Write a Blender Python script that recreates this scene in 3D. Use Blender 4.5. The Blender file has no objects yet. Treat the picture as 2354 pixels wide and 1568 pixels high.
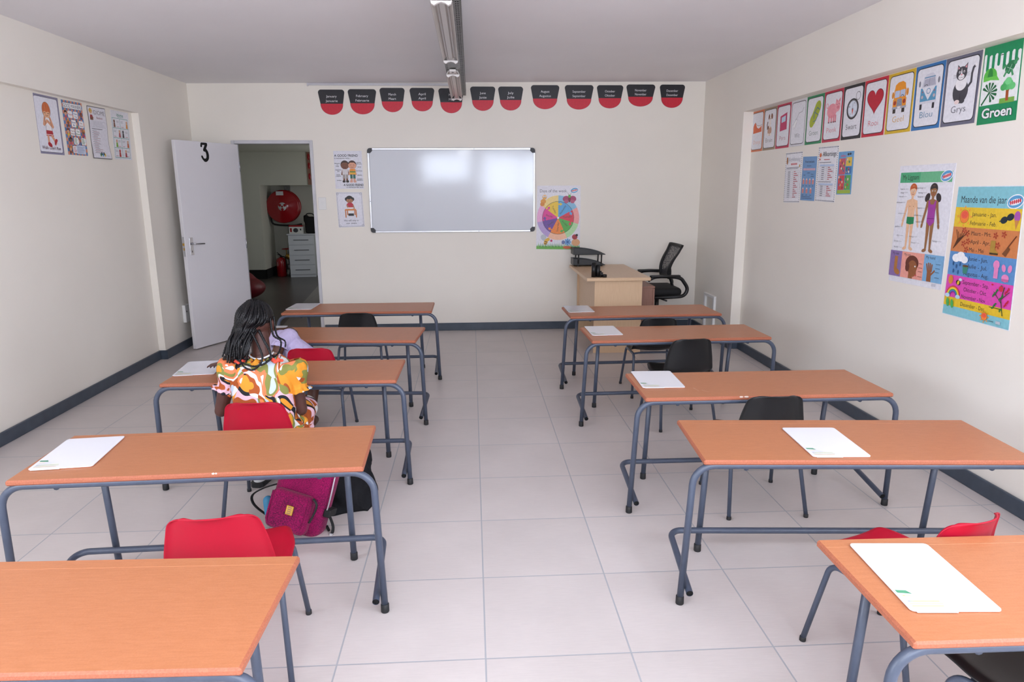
import bpy, bmesh, math, random
from mathutils import Vector, Matrix, Quaternion
random.seed(7)
SC = bpy.context.scene
COL = SC.collection
PI = math.pi
def V(*a): return Vector(a)
def rad(d): return d * PI / 180.0

# ------------------------------------------------------------------ materials
MATS = {}
def lin(c):
    return tuple((x / 12.92 if x <= .04045 else ((x + .055) / 1.055) ** 2.4) for x in c)
def hexc(h):
    h = h.lstrip('#')
    return lin(tuple(int(h[i:i + 2], 16) / 255 for i in (0, 2, 4)))
class NT:
    def __init__(s, name):
        s.m = bpy.data.materials.new(name); s.m.use_nodes = True
        s.t = s.m.node_tree; s.b = s.t.nodes['Principled BSDF']
    def n(s, typ, **kw):
        nd = s.t.nodes.new('ShaderNode' + typ)
        for k, v in kw.items():
            if k.startswith('i_'):
                key = k[2:].replace('_', ' ')
                nd.inputs[key].default_value = v
            elif k.startswith('n_'):
                nd.inputs[int(k[2:])].default_value = v
            else: setattr(nd, k, v)
        return nd
    def l(s, a, b): s.t.links.new(a, b)
    def base(s, col=None, rough=.5, metal=0, spec=.5):
        if col is not None: s.b.inputs['Base Color'].default_value = (*col, 1)
        s.b.inputs['Roughness'].default_value = rough
        s.b.inputs['Metallic'].default_value = metal
        s.b.inputs['Specular IOR Level'].default_value = spec
    def coord(s, kind='Object', scale=(1, 1, 1)):
        tc = s.n('TexCoord'); mp = s.n('Mapping')
        mp.inputs['Scale'].default_value = scale
        s.l(tc.outputs[kind], mp.inputs['Vector'])
        return mp.outputs['Vector']
    def noise(s, vec, scale, detail=3, rough=.5, dist=0):
        nd = s.n('TexNoise', i_Scale=scale, i_Detail=detail, i_Roughness=rough, i_Distortion=dist)
        s.l(vec, nd.inputs['Vector']); return nd
    def ramp(s, fac, stops, mode='LINEAR'):
        r = s.n('ValToRGB'); cr = r.color_ramp; cr.interpolation = mode
        while len(cr.elements) < len(stops): cr.elements.new(.5)
        for e, (p, c) in zip(cr.elements, stops):
            e.position = p; e.color = (*c, 1)
        s.l(fac, r.inputs['Fac']); return r.outputs['Color']
    def bump(s, h, strength=.2, dist=.002):
        b = s.n('Bump', i_Strength=strength, i_Distance=dist)
        s.l(h, b.inputs['Height']); s.l(b.outputs['Normal'], s.b.inputs['Normal'])
def reg(name, nt): MATS[name] = nt.m; return nt.m
def plain(name, h, rough=.5, metal=0, spec=.5, var=0, vscale=8, bump=0, bscale=200, coat=0):
    t = NT(name); c = hexc(h) if isinstance(h, str) else h
    t.base(c, rough, metal, spec)
    if coat: t.b.inputs['Coat Weight'].default_value = coat; t.b.inputs['Coat Roughness'].default_value = .12
    vec = t.coord('Object')
    if var:
        nd = t.noise(vec, vscale, 4)
        a = tuple(max(0, x * (1 - var)) for x in c); b = tuple(min(1, x * (1 + var)) for x in c)
        t.l(t.ramp(nd.outputs['Fac'], [(.3, a), (.7, b)]), t.b.inputs['Base Color'])
    if bump:
        nd2 = t.noise(vec, bscale, 2)
        t.bump(nd2.outputs['Fac'], bump, .001)
    return reg(name, t)
INK = {}
def ink(h):
    """printed paper in one flat ink, laminated"""
    h = h.upper()
    if h not in INK:
        t = NT('ink_' + h.strip('#')); c = hexc(h)
        t.base(c, .38, 0, .4)
        nd = t.noise(t.coord('Object'), 60, 2)
        a = tuple(x * .95 for x in c); b = tuple(min(1, x * 1.04) for x in c)
        t.l(t.ramp(nd.outputs['Fac'], [(.35, a), (.65, b)]), t.b.inputs['Base Color'])
        INK[h] = t.m
    return INK[h]

def make_mats():
    # painted plaster
    def paint(name, h, bump=.12):
        t = NT(name); c = hexc(h); t.base(c, .62, 0, .3); v = t.coord('Object')
        big = t.noise(v, 1.1, 3); fine = t.noise(v, 90, 3, .6)
        t.l(t.ramp(big.outputs['Fac'], [(.3, tuple(x * .975 for x in c)), (.7, tuple(min(1, x * 1.02) for x in c))]), t.b.inputs['Base Color'])
        t.bump(fine.outputs['Fac'], bump, .0015); reg(name, t)
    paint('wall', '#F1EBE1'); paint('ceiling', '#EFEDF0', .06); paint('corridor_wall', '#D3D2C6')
    # floor tiles 0.5 m with thin grout
    def tiles(name, h, g, size, rough, streak=.06, grout=.0022, soft=.0012):
        t = NT(name); c = hexc(h); t.base(c, rough, 0, .45)
        tc = t.n('TexCoord'); sp = t.n('SeparateXYZ'); t.l(tc.outputs['Object'], sp.inputs[0])
        ds = []; cells = []
        for ax in ('X', 'Y'):
            dv = t.n('Math', operation='DIVIDE', n_1=size); t.l(sp.outputs[ax], dv.inputs[0])
            fl = t.n('Math', operation='FLOOR'); t.l(dv.outputs[0], fl.inputs[0]); cells.append(fl)
            fr = t.n('Math', operation='FRACT'); t.l(dv.outputs[0], fr.inputs[0])
            pp = t.n('Math', operation='PINGPONG', n_1=.5); t.l(fr.outputs[0], pp.inputs[0])
            ds.append(pp)
        mn = t.n('Math', operation='MINIMUM'); t.l(ds[0].outputs[0], mn.inputs[0]); t.l(ds[1].outputs[0], mn.inputs[1])
        mr = t.n('MapRange'); mr.inputs['From Min'].default_value = grout / size; mr.inputs['From Max'].default_value = (grout + soft) / size
        t.l(mn.outputs[0], mr.inputs['Value'])
        cb = t.n('CombineXYZ'); t.l(cells[0].outputs[0], cb.inputs[0]); t.l(cells[1].outputs[0], cb.inputs[1])
        wn = t.n('TexWhiteNoise', noise_dimensions='2D'); t.l(cb.outputs[0], wn.inputs['Vector'])
        st = t.noise(t.coord('Object', (5, 60, 1)), 3, 5, .62)
        cl = t.noise(t.coord('Object'), 3.5, 3)
        ad = t.n('Math', operation='ADD'); t.l(st.outputs['Fac'], ad.inputs[0]); t.l(cl.outputs['Fac'], ad.inputs[1])
        a2 = t.n('Math', operation='MULTIPLY_ADD', n_1=.35); t.l(wn.outputs['Value'], a2.inputs[0]); t.l(ad.outputs[0], a2.inputs[2])
        h2 = t.n('Math', operation='MULTIPLY', n_1=.5); t.l(a2.outputs[0], h2.inputs[0])
        col = t.ramp(h2.outputs[0], [(.4, tuple(x * (1 - streak) for x in c)), (.75, tuple(min(1, x * (1 + streak)) for x in c))])
        mx = t.n('Mix', data_type='RGBA'); mx.inputs[6].default_value = (*hexc(g), 1)
        t.l(mr.outputs[0], mx.inputs[0]); t.l(col, mx.inputs[7])
        t.l(mx.outputs[2], t.b.inputs['Base Color'])
        t.bump(mr.outputs[0], .35, .001); reg(name, t)
    tiles('floor_tile', '#C9C1BE', '#A4A6AB', .5, .36)
    tiles('slate_tile', '#55504D', '#3A3735', .6, .32, .12)
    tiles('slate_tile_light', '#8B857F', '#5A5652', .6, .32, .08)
    # desk laminate
    def wood(name, h, h2, rough, sc=(5, 40, 40), spec=.4, spk=.35):
        t = NT(name); a, b = hexc(h), hexc(h2); t.base(a, rough, 0, spec)
        n1 = t.noise(t.coord('Object', sc), 4, 5, .6, .4); n2 = t.noise(t.coord('Object'), 260, 2)
        ad = t.n('Math', operation='MULTIPLY_ADD', n_1=spk); t.l(n2.outputs['Fac'], ad.inputs[0]); t.l(n1.outputs['Fac'], ad.inputs[2])
        t.l(t.ramp(ad.outputs[0], [(.275 + spk * .5, b), (min(1, .725 + spk * .5), a)]), t.b.inputs['Base Color'])
        t.bump(n2.outputs['Fac'], .05, .0006); reg(name, t)
    wood('desk_top', '#B77650', '#AB6B45', .34, spk=.55)
    wood('desk_edge', '#B26B4F', '#96553D', .5, (60, 60, 60))
    wood('beech', '#DDBE9C', '#CFAE8B', .4, (60, 60, 2.2)); wood('beech_flat', '#DDBE9C', '#D2B18E', .36, (40, 2.5, 40))
    wood('mahogany', '#A47A6C', '#87604F', .45, (60, 60, 2.5))
    t = NT('steel_paint'); c = hexc('#474F60'); t.base(c, .38, .0, .5)
    nd = t.noise(t.coord('Object'), 26, 5, .7)
    t.l(t.ramp(nd.outputs['Fac'], [(.3, tuple(x * .85 for x in c)), (.68, c), (.765, c), (.79, tuple(min(1, x * 1.9) for x in c))]), t.b.inputs['Base Color']); reg('steel_paint', t)
    plain('rubber', '#1B1B1D', .6, bump=.1)
    plain('red_plastic', '#A30F28', .45, spec=.22, bump=.08, bscale=420)
    plain('black_plastic', '#121214', .38, spec=.5, bump=.1, bscale=420)
    plain('skirting', '#414B58', .4, var=.12, vscale=14)
    plain('door_paint', '#E4E2E6', .4, bump=.03)
    plain('frame_paint', '#CBCACF', .35, var=.05)
    plain('white_gloss', '#E2E2E8', .16, spec=.5)
    plain('white_plastic', '#E9E8E6', .4)
    plain('chrome', '#C9C9CE', .22, 1); plain('alu', '#C4C6CC', .32, .9); plain('brass', '#C9A050', .3, 1)
    plain('galv', '#8D8D8C', .45, .7, var=.2, vscale=30)
    plain('lamp_white', '#E0DBD8', .3); plain('reflector', '#BDB7B2', .3, .35)
    plain('hole', '#0A0A0A', .9); plain('dark_grey', '#3A3B40', .5)
    # whiteboard: glossy enamel under a slightly creased film
    t = NT('whiteboard'); t.base(hexc('#CFD3DB'), .1, 0, .6)
    nd = t.noise(t.coord('Object', (1, 1, 1.6)), 1.6, 3, .5, .6); t.bump(nd.outputs['Fac'], .05, .03); reg('whiteboard', t)
    plain('hose_red', '#A3121E', .2, coat=.5); plain('paper_label', '#D8D8DC', .5)
    plain('drawer_white', '#DCDFE6', .35); plain('black_cloth', '#0E0E10', .75, bump=.3, bscale=160)
    plain('bean_red', '#7A1220', .45, var=.15, bump=.1, bscale=30)
    plain('mesh_black', '#0E0E10', .6)
    t = NT('mesh_fabric'); t.base(hexc('#3A3A3E'), .6)
    v = t.coord('Object'); w = t.n('TexVoronoi', i_Scale=130.0); t.l(v, w.inputs['Vector'])
    a = t.n('Math', operation='LESS_THAN', n_1=.36); t.l(w.outputs['Distance'], a.inputs[0])
    iv = t.n('Math', operation='MULTIPLY_ADD', n_1=-.8, n_2=1.0); t.l(a.outputs[0], iv.inputs[0]); t.l(iv.outputs[0], t.b.inputs['Alpha']); reg('mesh_fabric', t)
    # magenta plush
    t = NT('plush'); t.base(hexc('#A30F5E'), .85, 0, .2)
    nd = t.noise(t.coord('Object'), 230, 3, .8); n3 = t.noise(t.coord('Object'), 9, 3)
    ad = t.n('Math', operation='MULTIPLY_ADD', n_1=.3); t.l(n3.outputs['Fac'], ad.inputs[0]); t.l(nd.outputs['Fac'], ad.inputs[2])
    t.l(t.ramp(ad.outputs[0], [(.48, hexc('#3A0A30')), (.62, hexc('#7A0944')), (.8, hexc('#A40F5A'))]), t.b.inputs['Base Color'])
    t.b.inputs['Sheen Weight'].default_value = .1
    t.bump(nd.outputs['Fac'], .5, .002); reg('plush', t)
    # printed blouse: swirling blobs
    t = NT('blouse_print'); t.base(hexc('#E8A33A'), .75, 0, .25)
    v = t.coord('Object', (1, .8, .75)); dn = t.noise(v, 8, 1.0, .4)
    mx = t.n('VectorMath', operation='MULTIPLY_ADD'); mx.inputs[1].default_value = (.17, .17, .17)
    t.l(dn.outputs['Color'], mx.inputs[0]); t.l(v, mx.inputs[2])
    vo = t.n('TexVoronoi', i_Scale=13.0, feature='SMOOTH_F1'); vo.inputs['Smoothness'].default_value = .0
    vo.feature = 'F1'; t.l(mx.outputs[0], vo.inputs['Vector'])
    sx = t.n('SeparateColor'); t.l(vo.outputs['Color'], sx.inputs[0])
    bn = t.noise(t.coord('Object', (1, 1, .85)), 8, .5, .4, .8)
    ad = t.n('Math', operation='MULTIPLY_ADD', n_1=1.0); t.l(bn.outputs['Fac'], ad.inputs[0]); t.l(sx.outputs[0], ad.inputs[2])
    fr = t.n('Math', operation='FRACT'); t.l(ad.outputs[0], fr.inputs[0])
    pal = ['#D9902E', '#7F8142', '#D8D6D4', '#A04E22', '#D8B0BC', '#222126', '#D9902E', '#B7C5D2', '#7F8142', '#DC7A50', '#D8D6D4', '#A04E22']
    t.l(t.ramp(fr.outputs[0], [(i / len(pal), hexc(c)) for i, c in enumerate(pal)], 'CONSTANT'), t.b.inputs['Base Color'])
    n3 = t.noise(t.coord('Object', (3, 3, 1)), 10, 2); t.bump(n3.outputs['Fac'], .4, .01); reg('blouse_print', t)
    def cloth(name, h, var=.05):
        t = NT(name); c = hexc(h); t.base(c, .85, 0, .2)
        n3 = t.noise(t.coord('Object', (2.5, 2.5, 1.2)), 12, 3, .5, .5)
        t.l(t.ramp(n3.outputs['Fac'], [(.3, tuple(x * (1 - var) for x in c)), (.7, tuple(min(1, x * (1 + var)) for x in c))]), t.b.inputs['Base Color'])
        t.bump(n3.outputs['Fac'], .5, .012); reg(name, t)
    cloth('lavender', '#B6ABCC'); cloth('white_cloth', '#E9E6E6'); cloth('black_bag', '#18181B')
    def skin(name, h):
        t = NT(name); c = hexc(h); t.base(c, .48, 0, .45)
        t.b.inputs['Subsurface Weight'].default_value = .08
        t.b.inputs['Subsurface Radius'].default_value = (.01, .004, .002)
        nd = t.noise(t.coord('Object'), 22, 4)
        t.l(t.ramp(nd.outputs['Fac'], [(.3, tuple(x * .88 for x in c)), (.7, tuple(x * 1.1 for x in c))]), t.b.inputs['Base Color']); reg(name, t)
    skin('skin', '#52312A'); skin('skin_dark', '#573222'); plain('lips', '#6E3A38', .4); plain('eye_white', '#E5E0DA', .2); plain('eye_dark', '#1A0F0B', .1)
    plain('hair', '#0B0A0D', .38, spec=.3, bump=.4, bscale=300)
    plain('nail', '#C08A82', .3); plain('blue_cloth', '#3A87AE', .6); plain('coral', '#E2503C', .8, bump=.3, bscale=60); plain('denim', '#3A4256', .8, var=.15, bump=.2)
make_mats()

# ------------------------------------------------------------------ mesh builder
class MB:
    def __init__(s): s.v = []; s.f = []; s.m = []; s.sm = []; s.slots = []
    def slot(s, mat):
        if mat not in s.slots: s.slots.append(mat)
        return s.slots.index(mat)
    def add(s, vs, fs, mat, smooth=False):
        o = len(s.v); k = s.slot(mat)
        s.v.extend([tuple(p) for p in vs])
        for f in fs:
            s.f.append([i + o for i in f]); s.m.append(k); s.sm.append(smooth)
        return s
    def box(s, x0, x1, y0, y1, z0, z1, mat, bev=0, seg=1, M=None):
        bm = bmesh.new(); bmesh.ops.create_cube(bm, size=1)
        bmesh.ops.scale(bm, vec=(x1 - x0, y1 - y0, z1 - z0), verts=bm.verts)
        if bev: bmesh.ops.bevel(bm, geom=bm.edges[:], offset=bev, segments=seg, affect='EDGES', profile=.5)
        c = V((x0 + x1) / 2, (y0 + y1) / 2, (z0 + z1) / 2)
        vs = [v.co + c for v in bm.verts]
        if M is not None: vs = [M @ v for v in vs]
        bm.verts.index_update()
        s.add(vs, [[v.index for v in f.verts] for f in bm.faces], mat, bool(bev and seg > 1)); bm.free(); return s
    def rings(s, R, mat, smooth=True, cap0=True, cap1=True, closed=False):
        n = len(R[0]); vs = [p for r in R for p in r]; fs = []
        K = len(R)
        for i in range(K if closed else K - 1):
            a = i * n; b = ((i + 1) % K) * n
            for j in range(n):
                k = (j + 1) % n; fs.append([a + j, a + k, b + k, b + j])
        if not closed:
            if cap0: fs.append(list(range(n))[::-1])
            if cap1: fs.append([(K - 1) * n + j for j in range(n)])
        return s.add(vs, fs, mat, smooth)
    def tube(s, path, r, mat, n=12, rf=None, cap=True, flat=1.0, up=None):
        P = [Vector(p) for p in path]; N = len(P)
        T = []
        for i in range(N):
            a = P[max(0, i - 1)]; b = P[min(N - 1, i + 1)]
            d = (b - a); T.append(d.normalized() if d.length > 1e-9 else V(0, 0, 1))
        u = (Vector(up) if up else (V(0, 0, 1) if abs(T[0].z) < .9 else V(1, 0, 0)))
        u = (u - T[0] * u.dot(T[0])).normalized()
        R = []
        for i in range(N):
            if i:
                q = T[i - 1].rotation_difference(T[i]); u = q @ u
                u = (u - T[i] * u.dot(T[i])).normalized()
            w = T[i].cross(u); rr = rf(i / (N - 1)) if rf else r
            R.append([P[i] + u * (rr * flat * math.cos(2 * PI * j / n)) + w * (rr * math.sin(2 * PI * j / n)) for j in range(n)])
        return s.rings(R, mat, True, cap, cap)
    def capsule(s, p0, r0, p1, r1, mat, n=14, k=5):
        a, b = Vector(p0), Vector(p1); d = b - a; L = d.length
        d = d.normalized() if L > 1e-6 else V(0, 0, 1)
        u = V(0, 0, 1) if abs(d.z) < .9 else V(1, 0, 0); u = (u - d * u.dot(d)).normalized(); w = d.cross(u)
        R = []
        for i in range(k + 1):
            t = -PI / 2 + PI / 2 * i / k
            t = max(t, -PI / 2 + .12)
            R.append((a + d * (r0 * math.sin(t)), r0 * math.cos(t)))
        for i in range(k + 1):
            t = min(PI / 2 * i / k, PI / 2 - .12)
            R.append((b + d * (r1 * math.sin(t)), r1 * math.cos(t)))
        return s.rings([[c + u * (rr * math.cos(2 * PI * j / n)) + w * (rr * math.sin(2 * PI * j / n)) for j in range(n)] for c, rr in R], mat)
    def ell(s, c, r, mat, n=20, k=12, M=None):
        R = []
        for i in range(k + 1):
            t = -PI / 2 + PI * i / k; t = max(min(t, PI / 2 - .05), -PI / 2 + .05)
            R.append([V(r[0] * math.cos(t) * math.cos(2 * PI * j / n), r[1] * math.cos(t) * math.sin(2 * PI * j / n), r[2] * math.sin(t)) for j in range(n)])
        c = Vector(c)
        R = [[(M @ p if M else p) + c for p in q] for q in R]
        return s.rings(R, mat)
    def lathe(s, prof, c, mat, n=24, axis='z', cap=True):
        c = Vector(c); R = []
        for r, h in prof:
            ring = []
            for j in range(n):
                a = 2 * PI * j / n; x, y = r * math.cos(a), r * math.sin(a)
                ring.append(c + (V(x, y, h) if axis == 'z' else V(x, -h, y) if axis == 'y' else V(h, x, y)))
            R.append(ring)
        return s.rings(R, mat, True, cap, cap)
    def prism(s, poly, f, d, mat, smooth=False):
        """poly of 2D points, f maps (a, b, depth) to 3D"""
        n = len(poly); vs = [f(a, b, 0) for a, b in poly] + [f(a, b, d) for a, b in poly]
        fs = [list(range(n))[::-1], [n + i for i in range(n)]] + [[i, (i + 1) % n, n + (i + 1) % n, n + i] for i in range(n)]
        return s.add(vs, fs, mat, smooth)
    def grid(s, nu, nv, f, mat, smooth=True, wrap=False):
        vs = [f(i / (nu if wrap else nu - 1), j / (nv - 1)) for j in range(nv) for i in range(nu)]; fs = []
        for j in range(nv - 1):
            for i in range(nu if wrap else nu - 1):
                k = (i + 1) % nu
                fs.append([j * nu + i, j * nu + k, (j + 1) * nu + k, (j + 1) * nu + i])
        return s.add(vs, fs, mat, smooth)
    def build(s, name, parent=None, loc=None, rz=0, fixn=True):
        me = bpy.data.meshes.new(name); me.from_pydata(s.v, [], s.f)
        for m in s.slots: me.materials.append(MATS[m] if isinstance(m, str) else m)
        me.polygons.foreach_set('material_index', s.m); me.polygons.foreach_set('use_smooth', s.sm)
        if fixn:
            bm = bmesh.new(); bm.from_mesh(me); bmesh.ops.recalc_face_normals(bm, faces=bm.faces); bm.to_mesh(me); bm.free()
        me.update()
        o = bpy.data.objects.new(name, me); COL.objects.link(o)
        if parent: o.parent = parent
        if loc is not None: o.location = loc
        if rz: o.rotation_euler.z = rz
        return o
def fillet(pts, r, k=6):
    P = [Vector(p) for p in pts]; out = [P[0]]
    for i in range(1, len(P) - 1):
        a, b, c = P[i - 1], P[i], P[i + 1]; u = (a - b).normalized(); w = (c - b).normalized()
        ang = u.angle(w); rr = r if not isinstance(r, (list, tuple)) else r[i - 1]
        t = min(rr / math.tan(ang / 2), (a - b).length * .49, (c - b).length * .49); R = t * math.tan(ang / 2)
        cen = b + (u + w).normalized() * (R / math.sin(ang / 2)); p0 = b + u * t; p1 = b + w * t
        d0 = p0 - cen; d1 = p1 - cen; q = d0.rotation_difference(d1)
        for j in range(k + 1):
            out.append(cen + Quaternion().slerp(q, j / k) @ d0)
    out.append(P[-1]); return out
def smoothpath(pts, k=6):
    P = [Vector(p) for p in pts]; out = []
    for i in range(len(P) - 1):
        p0, p1, p2, p3 = P[max(0, i - 1)], P[i], P[i + 1], P[min(len(P) - 1, i + 2)]
        for j in range(k):
            t = j / k
            out.append(.5 * ((2 * p1) + (p2 - p0) * t + (2 * p0 - 5 * p1 + 4 * p2 - p3) * t * t + (3 * p1 - p0 - 3 * p2 + p3) * t ** 3))
    out.append(P[-1]); return out
def tag(o, label, cat, group=None):
    o['label'] = label; o['category'] = cat
    if group: o['group'] = group
    return o
def empty(name, loc, rz=0):
    o = bpy.data.objects.new(name, None); COL.objects.link(o); o.location = loc; o.rotation_euler.z = rz; o.empty_display_size = .1; return o
def thing(name, loc, rz, label, cat, group=None): return tag(empty(name, loc, rz), label, cat, group)
def struct(o): o['kind'] = 'structure'; return o
def dup(o, loc=None, rz=None, label=None, group=None, parent=None):
    c = o.copy(); COL.objects.link(c)
    if parent: c.parent = parent
    if loc is not None: c.location = loc
    if rz is not None: c.rotation_euler.z = rz
    if label: c['label'] = label
    if group: c['group'] = group
    for ch in list(o.children): dup(ch, parent=c)
    return c
def blob(o, vox=.006, it=6, fac=.5):
    """join overlapping closed lobes into one continuous skin"""
    m = o.modifiers.new('join', 'REMESH'); m.mode = 'VOXEL'; m.voxel_size = vox; m.use_smooth_shade = True
    s = o.modifiers.new('soften', 'SMOOTH'); s.factor = fac; s.iterations = it
    return o

# ------------------------------------------------------------------ printed sheets
_GL = {}
def glyphs(s, off=0.0):
    key = (s, off)
    if key not in _GL:
        cu = bpy.data.curves.new('lettering', 'FONT'); cu.body = s; cu.size = 1; cu.resolution_u = 3; cu.fill_mode = 'BOTH'; cu.offset = off
        ob = bpy.data.objects.new('lettering', cu)
        me = ob.to_mesh(); vs = [(v.co.x, v.co.y) for v in me.vertices]; fs = [list(p.vertices) for p in me.polygons]
        ob.to_mesh_clear(); bpy.data.objects.remove(ob); bpy.data.curves.remove(cu)
        _GL[key] = (vs, fs)
    return _GL[key]
class Sheet:
    """a printed sheet on a wall: drawn in its own 2D units (x right, y down), mapped to the four corners"""
    def __init__(s, quad, W, H, nrm, th=.0016):
        s.q = [Vector(p) for p in quad]; s.W, s.H = W, H; s.n = Vector(nrm); s.mb = MB(); s.z = th; s.th = th; s.curl = None; s.view = None
    def P(s, x, y, z=None):
        if s.view: a, b, c, d, e, f = s.view; x = a + (x - b) * c; y = e + (y - d) * f
        u, v = x / s.W, y / s.H; a, b, c, d = s.q
        p = (a * (1 - u) + b * u) * (1 - v) + (d * (1 - u) + c * u) * v
        return p + s.n * ((s.z if z is None else z) + (s.curl(u, v) if s.curl else 0))
    def lift(s, k=1): s.z += .00003 * k; return s
    def paper(s, h, poly=None):
        W, H = s.W, s.H; poly = poly or [(0, 0), (W, 0), (W, H), (0, H)]
        s.mb.prism(poly, lambda a, b, d: s.P(a, b, .0004 + d), s.th - .0004, ink(h)); return s
    def poly(s, pts, h):
        s.lift(); s.mb.add([s.P(x, y) for x, y in pts], [list(range(len(pts)))], ink(h)); return s
    def rect(s, x, y, w, h, c): return s.poly([(x, y), (x + w, y), (x + w, y + h), (x, y + h)], c)
    def rr(s, x, y, w, h, r, c):
        pts = []
        for cx, cy, a0 in ((x + w - r, y + r, -90), (x + w - r, y + h - r, 0), (x + r, y + h - r, 90), (x + r, y + r, 180)):
            pts += [(cx + r * math.cos(rad(a0 + 18 * i)), cy + r * math.sin(rad(a0 + 18 * i))) for i in range(6)]
        return s.poly(pts, c)
    def el(s, cx, cy, rx, ry, c, a0=0, a1=360, n=24, rot=0, pie=False):
        pts = []; full = a1 - a0 >= 360; ca, sa = math.cos(rad(rot)), math.sin(rad(rot))
        for i in range(n + (0 if full else 1)):
            t = rad(a0 + (a1 - a0) * i / n); X, Y = rx * math.cos(t), ry * math.sin(t)
            pts.append((cx + X * ca - Y * sa, cy + X * sa + Y * ca))
        if pie: pts.append((cx, cy))
        return s.poly(pts, c)
    def line(s, pts, w, c):
        s.lift()
        for (x0, y0), (x1, y1) in zip(pts, pts[1:]):
            s.z += .000012
            d = math.hypot(x1 - x0, y1 - y0) or 1; nx, ny = -(y1 - y0) / d * w / 2, (x1 - x0) / d * w / 2
            ex, ey = (x1 - x0) / d * w * .25, (y1 - y0) / d * w * .25
            s.mb.add([s.P(x0 + nx - ex, y0 + ny - ey), s.P(x1 + nx + ex, y1 + ny + ey), s.P(x1 - nx + ex, y1 - ny + ey), s.P(x0 - nx - ex, y0 - ny - ey)], [[0, 1, 2, 3]], ink(c))
        return s
    def arc(s, cx, cy, rx, ry, a0, a1, w, c, n=14):
        return s.line([(cx + rx * math.cos(rad(a0 + (a1 - a0) * i / n)), cy + ry * math.sin(rad(a0 + (a1 - a0) * i / n))) for i in range(n + 1)], w, c)
    def text(s, t, x, y, h, c, w=None, al='c', off=0.0, rot=0):
        """baseline at y, capital height h, scaled to width w when given"""
        vs, fs = glyphs(t, off); s.lift()
        if not vs: return s
        x0 = min(v[0] for v in vs); x1 = max(v[0] for v in vs); sy = h / .7; sx = sy if not w else w / (x1 - x0)
        o = {'l': x0, 'c': (x0 + x1) / 2, 'r': x1}[al]; ca, sa = math.cos(rad(rot)), math.sin(rad(rot))
        out = []
        for a, b in vs:
            X, Y = (a - o) * sx, -b * sy
            out.append(s.P(x + X * ca - Y * sa, y + X * sa + Y * ca))
        s.mb.add(out, fs, ink(c)); return s
    def rows(s, x, y, w, n, dy, lw, c, jit=.25):
        """lines of print too small to read"""
        for i in range(n):
            k = 1 - jit * random.random(); s.line([(x, y + i * dy), (x + w * k, y + i * dy)], lw, c)
        return s
    def done(s, name, label, cat='poster', group=None):
        c = sum(s.q, Vector()) / 4; s.mb.v = [tuple(Vector(p) - c) for p in s.mb.v]
        return tag(s.mb.build(name, loc=c, fixn=False), label, cat, group)
# ------------------------------------------------------------------ camera
CAMP = V(-.0222, -7.5542, 1.5584)
R = [[.9983248, -.0576854, -.0044612], [-.0167866, -.2149981, -.9764702], [.0553689, .9749093, -.2156063]]
cd = bpy.data.cameras.new('camera'); cam = bpy.data.objects.new('camera', cd); COL.objects.link(cam)
cd.sensor_width = 36; cd.lens = 1583.193 / 2354 * 36; cd.clip_start = .05
cam.matrix_world = Matrix(((R[0][0], -R[1][0], -R[2][0], CAMP.x), (R[0][1], -R[1][1], -R[2][1], CAMP.y), (R[0][2], -R[1][2], -R[2][2], CAMP.z), (0, 0, 0, 1)))
SC.camera = cam
# ------------------------------------------------------------------ the room
YB = .114; XL, XR = -2.93, 2.505; XLR, XRR = -2.99, 2.60; YR = -9.2; ZC = 2.655
def czt(x): return ZC + .0073 * x
def wallbox(name, boxes, mat='wall'):
    mb = MB()
    for b in boxes: mb.box(*b, mat)
    return struct(mb.build(name))
struct(MB().box(XLR - .15, XRR + .15, YR - .2, YB + .115, -.08, 0, 'floor_tile').build('floor'))
mb = MB()
x0, x1 = -3.3, 2.9
mb.add([(x0, YR - .2, czt(x0)), (x1, YR - .2, czt(x1)), (x1, YB + .1, czt(x1)), (x0, YB + .1, czt(x0)), (x0, YR - .2, 2.8), (x1, YR - .2, 2.8), (x1, YB + .1, 2.8), (x0, YB + .1, 2.8)],
       [[3, 2, 1, 0], [4, 5, 6, 7], [0, 1, 5, 4], [1, 2, 6, 5], [2, 3, 7, 6], [3, 0, 4, 7]], 'ceiling')
struct(mb.build('ceiling'))
# back wall with the doorway
DX0, DX1, DZ = -2.497, -1.722, 2.035
wallbox('wall_back', [(-3.2, DX0 - .03, YB, YB + .11, 0, 2.75), (DX1 + .03, 2.9, YB, YB + .11, 0, 2.75), (DX0 - .03, DX1 + .03, YB, YB + .11, DZ + .03, 2.75)])
# side walls: beam and pilaster stand proud of a shallow recess
SY0, SY1, SZ0, SZ1 = -8.5, -6.2, 1.0, 2.15    # unseen window added in each side wall to brighten the wall opposite
wallbox('wall_left', [(XLR - .15, XLR, SY1, YB, 0, 2.72), (XLR - .15, XLR, YR, SY0, 0, 2.72), (XLR - .15, XLR, SY0, SY1, 0, SZ0), (XLR - .15, XLR, SY0, SY1, SZ1, 2.72), (XLR, XL, -1.037, YB, 0, 2.72), (XLR, XL, YR, -1.037, 2.225, 2.72)])
wallbox('wall_right', [(XRR, XRR + .15, SY1, YB, 0, 2.72), (XRR, XRR + .15, YR, SY0, 0, 2.72), (XRR, XRR + .15, SY0, SY1, 0, SZ0), (XRR, XRR + .15, SY0, SY1, SZ1, 2.72), (XR, XRR, -1.017, YB, 0, 2.72), (XR, XRR, YR, -1.017, 2.246, 2.72)])
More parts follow.
